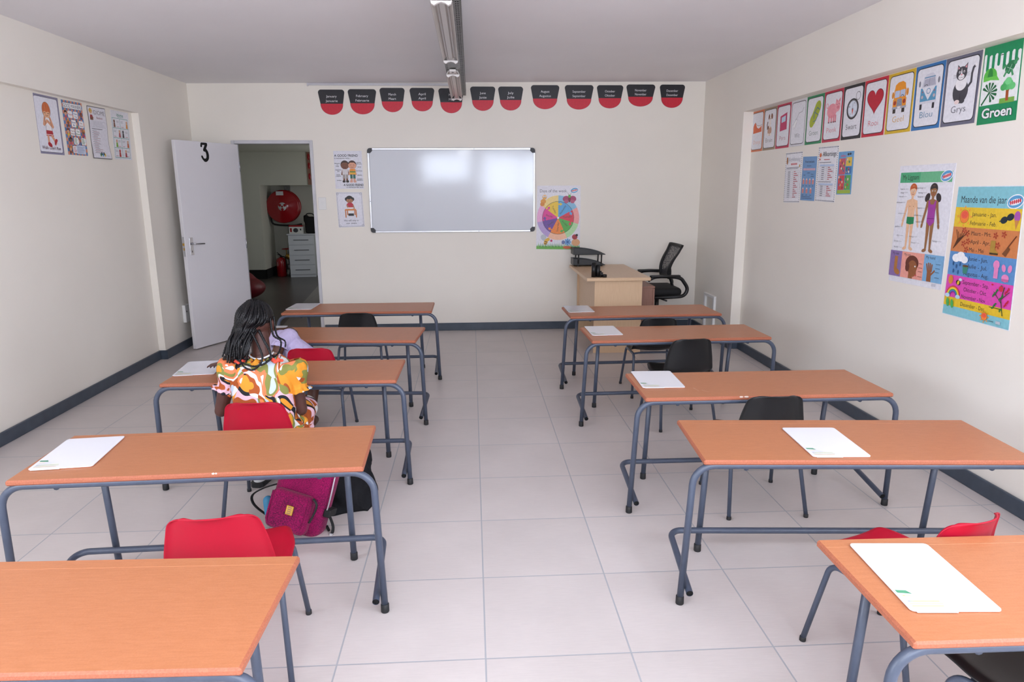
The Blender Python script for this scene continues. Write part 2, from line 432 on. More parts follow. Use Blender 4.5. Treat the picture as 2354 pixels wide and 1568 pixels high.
for k, x in ((3, XLR - .1), (4, XRR + .05)):
    mb = MB(); t = .045
    for bx in ((SY0, SY1, SZ0, SZ0 + t), (SY0, SY1, SZ1 - t, SZ1), (SY0, SY0 + t, SZ0, SZ1), (SY1 - t, SY1, SZ0, SZ1), ((SY0 + SY1) / 2 - .02, (SY0 + SY1) / 2 + .02, SZ0, SZ1)): mb.box(x, x + .05, bx[0], bx[1], bx[2], bx[3], 'frame_paint')
    struct(mb.build('window_%d' % k))  # frames of the two added side windows, out of view
# rear wall behind the photographer, with the windows that light the room
WIN = [(-1.2, .02, 1.72, 2.42), (.2, 2.1, 1.3, 2.42)]
W0, W1 = WIN
wallbox('wall_rear', [(XLR - .15, W0[0], YR - .15, YR, 0, 2.75), (W0[1], W1[0], YR - .15, YR, 0, 2.75), (W1[1], XRR + .15, YR - .15, YR, 0, 2.75),
                      (W0[0], W0[1], YR - .15, YR, 0, W0[2]), (W0[0], W0[1], YR - .15, YR, W0[3], 2.75), (W1[0], W1[1], YR - .15, YR, 0, W1[2]), (W1[0], W1[1], YR - .15, YR, W1[3], 2.75)])
for i, (a, b, c, d) in enumerate(WIN):
    mb = MB(); t = .045
    for bx in ((a, b, c, c + t), (a, b, d - t, d), (a, a + t, c, d), (b - t, b, c, d)): mb.box(bx[0], bx[1], YR - .1, YR - .05, bx[2], bx[3], 'frame_paint')
    if i: mb.box((a + b) / 2 - .02, (a + b) / 2 + .02, YR - .1, YR - .05, c, d, 'frame_paint')
    struct(mb.build('window_%d' % (i + 1)))
# skirting
def skirt(name, boxes):
    mb = MB()
    for b in boxes: mb.box(*b, 'skirting', bev=.004)
    return struct(mb.build(name))
H = .085; t = .018
skirt('baseboard_back', [(DX1 + .045, XR, YB - t, YB, 0, H), (XL, DX0 - .05, YB - t, YB, 0, H)])
skirt('baseboard_left', [(XLR, XLR + t, YR, -1.037, 0, H), (XLR, XL + .02, -1.037 - t, -1.037, 0, H), (XL, XL + t, -1.037 - t, YB - t, 0, H)])
skirt('baseboard_right', [(XRR - t, XRR, YR, -1.017, 0, H), (XR - .02, XRR, -1.017 - t, -1.017, 0, H), (XR - t, XR, -1.017 - t, YB - t, 0, H)])
# steel door frame and the strip under the ceiling
mb = MB()
for b in ((DX0 - .035, DX0, YB - .012, YB + .12, 0, DZ + .035), (DX1, DX1 + .035, YB - .012, YB + .12, 0, DZ + .035), (DX0, DX1, YB - .012, YB + .12, DZ, DZ + .035)): mb.box(*b, 'frame_paint', bev=.003)
struct(mb.build('trim_1'))
mb = MB(); mb.box(-1.70, -.15, YB - .016, YB, 2.618, 2.642, 'frame_paint', bev=.002); mb.box(-1.705, -1.695, YB - .02, YB, 2.61, 2.645, 'frame_paint')
struct(mb.build('trim_2'))
# open door leaf: hinged on the left jamb, swung into the room
ang = math.atan2(-.80, -.345)
dr = struct(empty('door_1', (-2.492, .092, 0), ang))
DW, DT, DH = .835, .04, 2.012
lf = MB().box(.0, DW, 0, DT, .012, .012 + DH, 'door_paint', bev=.002).build('leaf', dr)
nb = MB(); nx, nz, nw, nh = .43, 1.84, .088, .178
cl = smoothpath([(.9, 0, .80), (.84, 0, .93)], 2) + smoothpath([(.6, 0, .93), (.12, 0, .93)], 2) + smoothpath([(.5, 0, .60)], 1) + smoothpath([(.3, 0, .60), (.12, 0, .48), (.06, 0, .30), (.14, 0, .14), (.4, 0, .05), (.7, 0, .09), (.92, 0, .24)], 4)
cl = [V(nx + p.x * nw, 0, nz + p.z * nh) for p in cl]
for i, p in enumerate(cl):
    w = .0115 + .006 * (1 if 5 < i < 26 else 0) * (1 - abs(p.z - nz - .3 * nh) / nh)
    nb.add([(p.x + w * math.cos(2 * PI * k / 14), DT + .0012 + i * 1e-5, p.z + w * math.sin(2 * PI * k / 14)) for k in range(14)], [list(range(14))], 'hole')
    if i:
        q = cl[i - 1]; d = (p - q).normalized(); n_ = V(-d.z, 0, d.x) * w
        nb.add([(q.x + n_.x, DT + .0011, q.z + n_.z), (p.x + n_.x, DT + .0011, p.z + n_.z), (p.x - n_.x, DT + .0011, p.z - n_.z), (q.x - n_.x, DT + .0011, q.z - n_.z)], [[0, 1, 2, 3]], 'hole')
nb.build('number', dr, fixn=False)['label'] = 'black number 3 stuck near the top of the door'
hb = MB().box(DW - .095, DW - .05, DT, DT + .006, .94, 1.11, 'chrome', bev=.002)
hb.box(DW - .076, DW - .069, DT + .005, DT + .0065, .965, .985, 'hole')
hp = hb.build('handle_plate', dr)
MB().tube(fillet([(DW - .072, DT, 1.05), (DW - .072, DT + .05, 1.05), (DW - .19, DT + .055, 1.045)], .015), .008, 'chrome', rf=lambda t: .009 - .004 * max(0, t - .5)).build('lever', hp)
lk = MB().box(DW, DW + .002, .01, .03, .93, 1.12, 'alu').box(DW, DW + .008, .012, .028, 1.035, 1.06, 'brass').box(DW, DW + .003, .013, .027, .99, 1.015, 'brass')
lk.build('lock_plate', dr)
hg = MB()
for z in (.25, 1.0, 1.8): hg.lathe([(.007, z - .05), (.007, z + .05)], (.0, DT + .004, 0), 'alu', 10)
hg.build('hinge', dr)
# corridor behind the doorway
CW = 'corridor_wall'
struct(MB().box(-4.6, -1.2, YB + .115, 6.0, -.06, 0, 'slate_tile').build('floor_corridor'))
mb = MB().prism([(-2.235, YB + .115), (-1.2, YB + .115), (-1.2, 6.0), (-2.785, 6.0)], lambda a, b, d: V(a, b, -.06 + d), .0604, 'slate_tile_light'); struct(mb.build('floor_corridor_pale'))  # paler tile slab to the right of a slanting edge
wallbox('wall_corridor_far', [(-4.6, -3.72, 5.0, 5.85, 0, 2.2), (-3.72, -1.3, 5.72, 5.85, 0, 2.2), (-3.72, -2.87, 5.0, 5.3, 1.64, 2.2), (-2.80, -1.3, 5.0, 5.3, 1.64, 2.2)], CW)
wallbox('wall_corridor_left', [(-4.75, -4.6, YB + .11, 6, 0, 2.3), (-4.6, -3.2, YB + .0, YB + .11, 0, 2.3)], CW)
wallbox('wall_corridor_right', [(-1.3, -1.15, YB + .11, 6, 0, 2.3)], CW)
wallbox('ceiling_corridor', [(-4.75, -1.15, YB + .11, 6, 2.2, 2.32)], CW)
mb = MB(); mb.box(-4.6, -3.70, 4.982, 5.0, 0, .165, 'hole'); mb.box(-3.72, -3.70, 4.982, 5.72, 0, .165, 'hole'); struct(mb.build('baseboard_corridor'))

# ------------------------------------------------------------------ light fittings
LX = -.155
ch = thing('light_trunking', (LX, -3.5, 2.47), 0, 'long grey perforated steel trunking carrying the strip lights under the ceiling', 'light trunking')
mb = MB(); L0, L1 = -5.2, 3.43    # local y
mb.box(-.055, .095, L0, L1, .085, .09, 'galv'); mb.box(.092, .095, L0, L1, .03, .085, 'galv'); mb.box(-.055, -.052, L0, L1, .03, .085, 'galv'); mb.box(-.055, .095, L1 - .003, L1, .03, .09, 'galv')
mb.box(-.05, .09, L0, L1, .03, .033, 'galv')
for i in range(150):
    y = L1 - .03 - i * .042
    mb.box(.0951, .0958, y - .006, y + .006, .043, .05, 'hole'); mb.box(.0951, .0958, y - .004, y + .004, .066, .071, 'hole')
    for x in (.068, .08, -.04): mb.box(x - .004, x + .004, y - .007, y + .007, .0292, .0298, 'hole')
mb.build('channel', ch)
for y in (L1 - .5, L1 - 2.0, L1 - 3.5, L1 - 5): MB().lathe([(.005, .085), (.005, .18)], (.02, y, 0), 'galv', 8).build('hanger_rod', ch)
def strip_light(y0, y1, label):
    L = y1 - y0; r = thing('strip_light', (LX, (y0 + y1) / 2, 2.462), 0, label, 'strip light', 'strip lights on the ceiling trunking')
    mb = MB(); prof = [(-.056, .0), (-.053, .0), (-.032, .028), (-.022, .028), (-.014, .012), (.014, .012), (.022, .028), (.032, .028), (.053, .0), (.056, .0), (.04, .036), (-.04, .036)]
    mb.prism(prof, lambda a, b, d: V(a, -L / 2 + d, b), L, 'reflector'); mb.build('reflector', r)
    for s_ in (-1, 1):
        mb = MB(); y = s_ * L / 2
        pts = [(-.052, -.001), (-.05, -.014), (-.035, -.022), (-.02, -.012), (0, -.007), (.02, -.012), (.035, -.022), (.05, -.014), (.052, -.001)]
        mb.prism(pts, lambda a, b, d: V(a, y - s_ * .012 + s_ * d, b + .004), .024, 'lamp_white')
        mb.box(-.026, .026, min(y, y + s_ * .1), max(y, y + s_ * .1), .012, .03, 'lamp_white', bev=.003)
        mb.lathe([(.0105, -.0012), (.0105, 0)], (0, y + s_ * .06, .012), 'hole', 14)
        mb.build('lamp_holder', r)
    return r
strip_light(-1.62, -.1, 'dull unlit strip light nearest the wall of month cards')
strip_light(-3.86, -2.24, 'dull unlit strip light with its white end cap at the top edge of the photo')

# ------------------------------------------------------------------ school desks
GD = 'two-seat school desks in rows'
def make_desk(dx, label):
    r = thing('school_desk', (0, 0, 0), 0, label, 'desk', GD)
    mb = MB(); T = .583; B = .563; c = .0055; yb = .412
    x = .609
    sec = [(c, B), (0, B + .006), (0, T - c), (c, T), (yb - .0012, T), (yb, T - .0009), (yb + .0012, T), (.458 - c, T), (.458, T - c), (.458, B + .004), (.458 - c, B)]
    n = len(sec); vs = []; fs = []
    for k, (xx, ins) in enumerate(((-x, 1), (-x + c, 0), (x - c, 0), (x, 1))):
        for (y, z) in sec:
            if ins: y = min(max(y, c), .458 - c); z = min(max(z, B + c * .6), T - c)
            vs.append((xx, y, z))
    mb.add(vs[n:3 * n], [[i, (i + 1) % n, n + (i + 1) % n, n + i] for i in range(n)][3:8], 'desk_top')
    mb.add(vs, [[k * n + i, k * n + (i + 1) % n, (k + 1) * n + (i + 1) % n, (k + 1) * n + i] for k in (0, 2) for i in range(n)] + [[n + i, n + (i + 1) % n, 2 * n + (i + 1) % n, 2 * n + i] for i in (0, 1, 2, 8, 9, 10)] + [list(range(n)), [3 * n + i for i in range(n)]], 'desk_edge')
    mb.build('tabletop', r)
    R_ = .0132
    fr = MB().tube(fillet([(-.648 + dx, -.004, .012), (-.64, .016, .557), (.64, .016, .557), (.648 + dx, -.004, .012)], .08, 8), R_, 'steel_paint', 14)
    fo = fr.build('front_frame', r)
    for s_ in (-1, 1):
        MB().lathe([(.0145, 0), (.016, .003), (.0155, .032), (.013, .034)], (s_ * .648 + dx, -.004, 0), 'rubber', 14).build('foot_cap', fo)
    for s_ in (-1, 1):
        lg = MB().tube([(s_ * .482 + dx, .392, .012), (s_ * .485, .382, .56)], R_, 'steel_paint', 14).build('leg', r)
        MB().lathe([(.0145, 0), (.016, .003), (.0155, .032), (.013, .034)], (s_ * .482 + dx, .392, 0), 'rubber', 14).build('foot_cap', lg)
    MB().tube([(-.49, .382, .549), (.49, .382, .549)], R_, 'steel_paint', 12).build('rear_rail', r)
    for s_ in (-1, 1): MB().tube([(s_ * .45, .012, .549), (s_ * .45, .382, .549)], .011, 'steel_paint', 10).build('side_rail', r)
    fp = MB(); P = fillet([(-.618 + dx, -.03, .058), (-.622 + dx * .7, .364, .112), (.622 + dx * .7, .364, .112), (.618 + dx, -.03, .058)], .05, 7)
    fp.tube(P, R_, 'steel_paint', 14, cap=False)
    for e, q in ((P[0], P[1]), (P[-1], P[-2])):
        d = (q - e).normalized(); fp.tube([e + d * .004, e + d * .003], R_ * .97, 'hole', 14)
    fp.build('footrest', r)
    return r
D = dict
DESKS = [  # cx, y of front edge, turn, side, label
    (1.344, -2.282, 1.5, 'R', 'brown school desk closest to the beech teacher desk, a shiny board on it'),
    (1.361, -3.172, 1.25, 'R', 'second brown desk back from the teacher desk, a matt white board at its left end'),
    (1.399, -4.459, -0.2, 'R', 'brown desk with white scratches and a chipped front edge'),
    (1.422, -5.271, -4.05, 'R', 'brown desk with a white board lying near the middle of its top'),
    (1.541, -6.286, -.9, 'R', 'orange-brown desk cut off by the lower right corner of the photo'),
    (-0.972, -1.953, 0, 'L', 'brown desk nearest the open doorway, with a black chair pushed in'),
    (-1.014, -3.033, -4.4, 'L', 'brown desk the child in lavender leans over'),
    (-1.041, -4.039, -0.7, 'L', 'brown desk where the child with long braids sits'),
    (-1.036, -5.226, 2, 'L', 'brown desk standing over the magenta backpack'),
    (-1.128, -6.251, -1.6, 'L', 'bare orange-brown desk with no board, at the lower left corner of the photo')]
pr = {}
for cx, y, a, sd, lb in DESKS:
    if sd not in pr:
        o = pr[sd] = make_desk(-.025 if sd == 'R' else .0145, lb)
    else: o = dup(pr[sd], label=lb)
    o.location = (cx, y, 0); o.rotation_euler.z = rad(a)
    if 'scratches' in lb: D3 = o
    if 'backpack' in lb: D9 = o

# ------------------------------------------------------------------ moulded chairs
def make_chair(mat, label):
    r = thing('school_chair', (0, 0, 0), 0, label, 'chair', 'moulded school chairs at the desks')
    prof = smoothpath([(.222, .318), (.208, .352), (.15, .356), (.05, .345), (-.06, .345), (-.135, .358), (-.178, .395), (-.192, .45), (-.205, .53), (-.222, .60), (-.236, .622)], 5)
    L = [0]
    for a, b in zip(prof, prof[1:]): L.append(L[-1] + (b - a).length)
    S = L[-1]
    wk = [(0, .132), (.1, .160), (.22, .183), (.45, .183), (.58, .176), (.68, .170), (.8, .157), (.93, .138), (1, .128)]
    def wid(t):
        for (a, wa), (b, wb) in zip(wk, wk[1:]):
            if t <= b: w = wa + (wb - wa) * (t - a) / (b - a); break
        rr = .04; e = min(t, 1 - t) * S
        if e < rr: w -= rr - math.sqrt(max(0, rr * rr - (rr - e) ** 2))
        return w
    nv = len(prof)
    def f(u, v):
        i = min(nv - 1, int(round(v * (nv - 1)))); y, z = prof[i].x, prof[i].y; t = L[i] / S; q = 2 * u - 1; w = wid(t)
        bk = min(1, max(0, (t - .5) / .15)); rise = abs(q) ** 2.4
        edge = max(0, abs(q) - .86) / .14
        yy = y + bk * (.055 * rise - .02 * edge ** 2); zz = z + (1 - bk) * (.016 * rise - .014 * edge ** 2) + bk * (1 - bk) * 4 * .03 * rise - .012 * max(0, (t - .86) / .14) * abs(q) ** 3
        return V(q * w, yy, zz)
    o = MB().grid(23, nv, f, mat).build('shell', r, fixn=False)
    m = o.modifiers.new('th', 'SOLIDIFY'); m.thickness = .005; m.offset = 0
    b = o.modifiers.new('sub', 'SUBSURF'); b.levels = b.render_levels = 1
    for s_ in (-1, 1):
        P = fillet([(s_ * .192, .202, .01), (s_ * .165, .14, .325), (s_ * .165, -.12, .322), (s_ * .19, -.205, .01)], .045, 7)
        lg = MB().tube(P, .0098, 'steel_paint', 10).build('leg_frame', r)
        for q in (P[0], P[-1]): MB().lathe([(.0105, 0), (.0115, .002), (.0112, .016), (.0098, .017)], (q.x, q.y, 0), 'rubber', 10).build('foot_cap', lg)
    for y in (.1, -.1): MB().tube(smoothpath([(-.165, y, .322), (-.1, y, .33), (.1, y, .33), (.165, y, .322)], 4), .008, 'steel_paint', 8).build('crossbar', r)
    return r
CH = [(1.36, -2.39, 0, 'b', 'black chair at the desk closest to the teacher desk, in the right-hand row'),
      (1.358, -3.12, 5.5, 'b', 'black chair whose whole backrest shows between two right-hand desks'),
      (1.378, -4.363, 0, 'b', 'black chair in front of the scratched desk edge'),
      (1.417, -6.12, 25, 'b', 'black chair under the desk at the lower right corner, only its side showing'),
      (-.935, -1.985, 0, 'b', 'black chair at the desk nearest the open doorway'),
      (-1.025, -3.2, 0, 'r', 'red chair the child in lavender sits on'),
      (-1.03, -4.29, 0, 'r', 'red chair the child with long braids sits on'),
      (-.829, -5.425, 6, 'r', 'empty red chair beside the magenta backpack, seen from behind'),
      (1.366, -5.598, 20, 'r', 'empty red chair turned sideways behind the nearest right-hand desk')]
pc = {}
for x, y, a, k, lb in CH:
    if k not in pc: o = pc[k] = make_chair('black_plastic' if k == 'b' else 'red_plastic', lb)
    else: o = dup(pc[k], label=lb)
    o.location = (x, y, 0); o.rotation_euler.z = rad(a)

# ------------------------------------------------------------------ dry-wipe boards on the desks
def make_board(label, W=.215, Ht=.315):
    r = thing('mini_whiteboard', (0, 0, .583), 0, label, 'whiteboard', 'small white boards on the desks')
    def rrp(w, h, rr=.012):
        pts = []
        for cx, cy, a0 in ((w / 2 - rr, h / 2 - rr, 0), (-w / 2 + rr, h / 2 - rr, 90), (-w / 2 + rr, -h / 2 + rr, 180), (w / 2 - rr, -h / 2 + rr, 270)):
            pts += [(cx + rr * math.cos(rad(a0 + 22.5 * i)), cy + rr * math.sin(rad(a0 + 22.5 * i))) for i in range(5)]
        return pts
    MB().prism(rrp(W - .002, Ht - .002), lambda a, b, d: V(a, b, .0002 + d), .002, 'desk_edge').build('backing', r)
    mb = MB().prism(rrp(W, Ht), lambda a, b, d: V(a, b, .0022 + d), .0026, 'white_gloss')
    mb.box(-W / 2 + .012, 0, -Ht / 2 - .0045, -Ht / 2 + .001, .0022, .0047, 'white_gloss')
    mb.build('panel', r)
    p = MB(); z = .005; x0, y0 = -W / 2 + .006, -Ht / 2 + .012
    p.add([(x0, y0 + .062, z), (x0 + .034, y0 + .057, z), (x0 + .026, y0 + .072, z), (x0, y0 + .074, z)], [[0, 1, 2, 3]], ink('#4E8F6C'))
    for k, (yy, w, c) in enumerate(((.047, .02, '#D9C27A'), (.047, .05, '#C9CDD2'), (.036, .045, '#C2C6CC'), (.024, .014, '#9AA0B0'), (.024, .07, '#B9C48C'), (.014, .08, '#C4C8A0'), (.004, .075, '#D0B98A'))):
        xx = x0 + (.012 if k in (1, 4) else .006); p.add([(xx, y0 + yy, z + .0001), (xx + w, y0 + yy, z + .0001), (xx + w, y0 + yy + .0045, z + .0001), (xx, y0 + yy + .0045, z + .0001)], [[0, 1, 2, 3]], ink(c))
    p.build('printed_corner', r, fixn=False)
    return r
BD = [  # centre of four measured corners bl br fr fl
    ((-1.569, -1.463), (-1.354, -1.496), (-1.373, -1.823), (-1.585, -1.805), 'small white board on the desk nearest the open doorway'),
    ((-1.59, -2.515), (-1.385, -2.52), (-1.385, -2.83), (-1.59, -2.83), 'small white board mostly hidden behind the head of the child with braids'),
    ((-1.672, -3.569), (-1.467, -3.567), (-1.43, -3.857), (-1.645, -3.876), 'small white board under the hand of the child with braids'),
    ((-1.654, -4.843), (-1.437, -4.829), (-1.406, -5.142), (-1.622, -5.152), 'small white board on the desk over the magenta backpack'),
    ((.736, -1.797), (.951, -1.799), (.955, -2.128), (.746, -2.148), 'small white board with mirror-like glare, closest to the teacher desk'),
    ((.774, -2.712), (.989, -2.714), (.991, -3.011), (.782, -3.035), 'small matt white board on the second desk back from the teacher desk'),
    ((.825, -3.982), (1.042, -3.986), (1.03, -4.289), (.816, -4.292), 'small white board on the scratched desk with chipped front edge'),
    ((1.244, -4.914), (1.46, -4.925), (1.438, -5.242), (1.224, -5.232), 'small white board lying near the middle of its desk'),
    ((1.012, -5.858), (1.229, -5.872), (1.204, -6.179), (.996, -6.167), 'largest-looking white board, on the desk at the lower right corner')]
b0 = None
for *q, lb in BD:
    cx = sum(p[0] for p in q) / 4; cy = sum(p[1] for p in q) / 4
    dx = (q[0][0] + q[1][0] - q[2][0] - q[3][0]); dy = (q[0][1] + q[1][1] - q[2][1] - q[3][1]); a = math.atan2(dy, dx) - PI / 2
    if not b0: o = b0 = make_board(lb)
    else: o = dup(b0, label=lb)
    o.location = (cx, cy, .583); o.rotation_euler.z = a
# wear on two of the tops
def wear(desk, marks, chips):
    inv = Matrix.Translation(desk.location) @ Matrix.Rotation(desk.rotation_euler.z, 4, 'Z'); inv = inv.inverted(); mb = MB()
    for (x0, y0), (x1, y1), w in marks:
        a, b = V(x0, y0, .5834), V(x1, y1, .5834); d = (b - a).normalized(); n_ = V(-d.y, d.x, 0) * w / 2; mb.add([inv @ p for p in (a + n_, b + n_ * .4, b - n_ * .4, a - n_)], [[0, 1, 2, 3]], 'worn')
    for x, y, r in chips: mb.ell(inv @ V(x, y, .5795), (r, r * .7, .004), 'worn', 10, 6)
    o = mb.build('worn_marks', desk); o['label'] = 'pale scratches and chips'
plain('worn', '#D9C3B4', .7)
wear(D3, [((1.07, -4.30), (1.08, -4.355), .002), ((1.10, -4.34), (1.122, -4.376), .002)], [(1.254, -4.456, .010), (1.279, -4.456, .012)])
wear(D9, [], [(-.95, -5.220, .006), (-.94, -5.220, .004)])
# ------------------------------------------------------------------ teacher corner
td = thing('teacher_desk', (1.355, -.56, 0), 0, 'pale beech teacher desk standing end-on in the corner by the whiteboard', 'desk')
mb = MB().box(-.305, .305, -.595, .595, .705, .735, 'beech_flat', bev=.003); mb.build('tabletop', td)
MB().box(-.222, .236, -.55, -.525, 0, .705, 'beech', bev=.001).build('side_panel', td)
MB().box(-.222, .236, .535, .56, 0, .705, 'beech', bev=.001).build('side_panel', td)
MB().box(-.205, -.187, -.525, .535, .3, .705, 'beech_flat').build('modesty_panel', td)
pd = thing('drawer_pedestal', (1.56, -.72, 0), 0, 'reddish wood drawer pedestal under the teacher desk', 'cabinet')
MB().box(-.2, .185, -.2, .25, .03, .6, 'mahogany', bev=.001).box(-.205, .205, -.205, .255, .6, .618, 'mahogany', bev=.002).build('body', pd)
for i, (a, b) in enumerate(((.04, .21), (.215, .4), (.405, .595))):
    d_ = MB().box(.187, .205, -.198, .248, a, b, 'mahogany', bev=.002).build('drawer', pd)
    MB().box(.205, .214, -.03, .08, b - .04, b - .032, 'alu').build('handle', d_)
for x in (-.16, .15):
    for y in (-.16, .2): MB().lathe([(.008, -.008), (.018, -.006), (.018, .006), (.008, .008)], (x, y, .0185), 'rubber', 12, 'y').box(x - .006, x + .006, y - .012, y + .012, .02, .032, 'rubber').build('castor', pd)
# swivel chair
oc = thing('office_chair', (1.93, -.4, 0), 0, 'black mesh-backed office swivel chair behind the teacher desk', 'chair')
def bk(u, v, off=0):
    q = 2 * u - 1; z = .64 + .35 * v; w = .175 + .045 * v - .02 * (1 - v) ** 2
    x = .075 + .11 * v ** 1.6 - .02 * math.sin(PI * min(1, v * 1.3)) - .03 * (1 - q * q) * -1 * .6
    return V(x + off, q * w, z)
fr = MB(); N = 14; loop = [bk(i / N, 1) for i in range(N + 1)] + [bk(1, 1 - i / N) for i in range(1, N + 1)] + [bk(1 - i / N, 0) for i in range(1, N + 1)] + [bk(0, i / N) for i in range(1, N + 1)]
fr.rings([[p + V(sx, 0, 0) + (V(0, 0, .81) - V(0, 0, p.z) - V(0, p.y, 0)).normalized() * k for sx, k in ((-.012, 0), (.012, 0), (.012, .042), (-.012, .042))] for p in loop[:-1]], 'mesh_black', True, False, False, True)
fr.build('back_frame', oc)
MB().grid(14, 14, lambda u, v: bk(.06 + .88 * u, .06 + .88 * v), 'mesh_fabric').build('back_mesh', oc)
MB().tube(smoothpath([bk(.25, .02, .02), bk(.3, .22, .025), bk(.5, .3, .03), bk(.7, .22, .025), bk(.75, .02, .02)], 5), .014, 'mesh_black', 8).build('lumbar_hoop', oc)
mb = MB(); mb.box(-.23, .2, -.235, .235, .465, .555, 'black_cloth', bev=.04, seg=4); mb.build('seat', oc)
MB().tube(smoothpath([(.02, 0, .46), (.14, 0, .44), (.17, 0, .52), (.12, 0, .66), (.11, 0, .74)], 5), .026, 'mesh_black', 10, flat=.5).build('back_support', oc)
for s_ in (-1, 1):
    P = smoothpath([(-.1, s_ * .2, .455), (.1, s_ * .27, .47), (.2, s_ * .275, .485), (.235, s_ * .275, .55), (.2, s_ * .272, .62), (.15, s_ * .27, .665), (.02, s_ * .265, .68), (-.1, s_ * .262, .675), (-.17, s_ * .26, .64)], 5)
    am = MB().tube(P, .023, 'black_plastic', 10, flat=.8).build('armrest', oc)
    MB().box(-.15, .16, s_ * .265 - .03, s_ * .265 + .03, .672, .695, 'black_plastic', bev=.01, seg=3).build('arm_pad', am)
MB().lathe([(.03, .1), (.03, .3), (.022, .3), (.022, .43), (.06, .44), (.06, .466)], (0, 0, 0), 'black_plastic', 16).build('column', oc)
MB().tube([(-.02, -.06, .45), (-.02, -.2, .445), (.03, -.27, .43)], .009, 'black_plastic', 8).build('height_lever', oc)
for i in range(5):
    a = 2 * PI * i / 5 + .3; c_, s_ = math.cos(a), math.sin(a)
    lg = MB().tube([(.02 * c_, .02 * s_, .115), (.29 * c_, .29 * s_, .07)], .02, 'black_plastic', 8).build('leg', oc)
    MB().lathe([(.012, -.02), (.025, -.018), (.025, .018), (.012, .02)], (.29 * c_, .29 * s_, .0255), 'rubber', 14, 'y').tube([(.29 * c_, .29 * s_, .03), (.29 * c_, .29 * s_, .075)], .007, 'rubber', 8).build('castor', lg)
# letter tray
lt = thing('letter_tray', (1.07, -.05, .735), 0, 'black two-tier letter tray on the far end of the teacher desk', 'letter tray')
def tray(z, tilt):
    mb = MB(); Lx, Wy = .345, .2; n = 14
    def h(t): return .006 + .062 * max(0, 1 - t ** 2.1) ** .9
    mb.box(0, Lx, -Wy / 2, Wy / 2, z, z + .004, 'black_plastic')
    for y in (-Wy / 2, Wy / 2 - .004):
        mb.prism([(0, z)] + [(Lx, z)] + [(Lx * (1 - i / n), z + h(1 - i / n)) for i in range(n + 1)], lambda a, b, d: V(a, y + d, b), .004, 'black_plastic')
    mb.box(-.003, .002, -Wy / 2, Wy / 2, z, z + .072, 'black_plastic')
    return mb
tray(.012, 0).build('lower_tray', lt); tray(.125, 0).build('upper_tray', lt)
for x in (.05, .3):
    for y in (-.103, .103): MB().tube([(x, y, .03), (x + .003, y, .128)], .0075, 'black_plastic', 8).build('post', lt)
for x in (.05, .3):
    for y in (-.08, .08): MB().box(x - .008, x + .008, y - .008, y + .008, 0, .012, 'rubber').build('foot', lt)
ph = thing('pen_holder', (1.13, -1.06, .735), 0, 'black desk organiser of round tubes at the near edge of the teacher desk', 'pen holder')
def cup(x, y, r, h, nm):
    MB().lathe([(r, 0), (r, h), (r - .002, h), (r - .002, .004)], (x, y, 0), 'black_plastic', 24, cap=True).build(nm, ph)
cup(0, 0, .0225, .135, 'tall_tube'); cup(.042, .004, .0205, .11, 'medium_tube'); cup(.062, -.028, .009, .06, 'small_tube'); cup(.078, -.018, .009, .045, 'small_tube'); cup(.098, -.03, .022, .026, 'clip_dish')

# ------------------------------------------------------------------ whiteboard on the back wall
wx0, wx1, wz0, wz1 = -1.12, .671, 1.099, 1.989
wb = thing('whiteboard', ((wx0 + wx1) / 2, YB, (wz0 + wz1) / 2), 0, 'large glossy whiteboard with aluminium frame on the back wall', 'whiteboard')
hw, hh = (wx1 - wx0) / 2, (wz1 - wz0) / 2
MB().grid(2, 2, lambda u, v: V((2 * u - 1) * (hw - .01), -.012, (2 * v - 1) * (hh - .01)), 'whiteboard', False).build('panel', wb)
mb = MB(); t = .02
for b in ((-hw + .04, hw - .04, hh - t, hh), (-hw + .04, hw - .04, -hh, -hh + t), (-hw, -hw + t, -hh + .04, hh - .04), (hw - t, hw, -hh + .04, hh - .04)): mb.box(b[0], b[1], -.02, 0, b[2], b[3], 'alu', bev=.003)
mb.build('frame', wb)
for sx in (-1, 1):
    for sz in (-1, 1):
        pts = [(hw - .052, hh - .03), (hw - .03, hh - .052), (hw, hh - .052), (hw, hh - .03)] + [(hw - .03 + .03 * math.cos(rad(15 * i)), hh - .03 + .03 * math.sin(rad(15 * i))) for i in range(1, 6)] + [(hw - .03, hh), (hw - .052, hh)]
        MB().prism([(a * sx, b * sz) for a, b in pts], lambda a, b, d: V(a, -.023 + d, b), .023, 'dark_grey').build('corner_cap', wb)
for x, z in ((.24, hh - .01), (.28, -hh + .01), (-hw + .01, -.11)): MB().lathe([(.004, .0), (.004, .0215)], (x, 0, z), 'hole', 10, 'y').build('screw', wb)
# switch, sockets, trunking
sw = thing('light_switch', (-1.625, YB, 1.414), 0, 'white single light switch between the doorway and the friendship poster', 'light switch')
MB().box(-.041, .041, -.008, 0, -.065, .065, 'white_plastic', bev=.003).build('plate', sw); MB().box(-.01, .01, -.013, -.007, -.016, .016, 'white_plastic', bev=.002).build('rocker', sw)
so = thing('wall_socket', (XL, -.53, .35), 0, 'white socket box low on the left wall, half hidden by the door', 'socket')
MB().box(0, .03, -.045, .075, -.09, .085, 'white_plastic', bev=.003).build('box', so); MB().lathe([(.009, 0), (.009, .0025)], (.0295, -.02, .02), 'hole', 12, 'x').build('socket_hole', so)
tr = thing('cable_trunking', (XR, -.44, .085), 0, 'white cable trunking rising from the skirting in the right corner', 'trunking')
for y in (.15, -.13): MB().box(-.025, 0, y - .02, y + .02, 0, .344, 'white_plastic', bev=.002).build('upright', tr)
MB().box(-.025, 0, -.15, .17, .345, .37, 'white_plastic', bev=.002).build('crosspiece', tr)
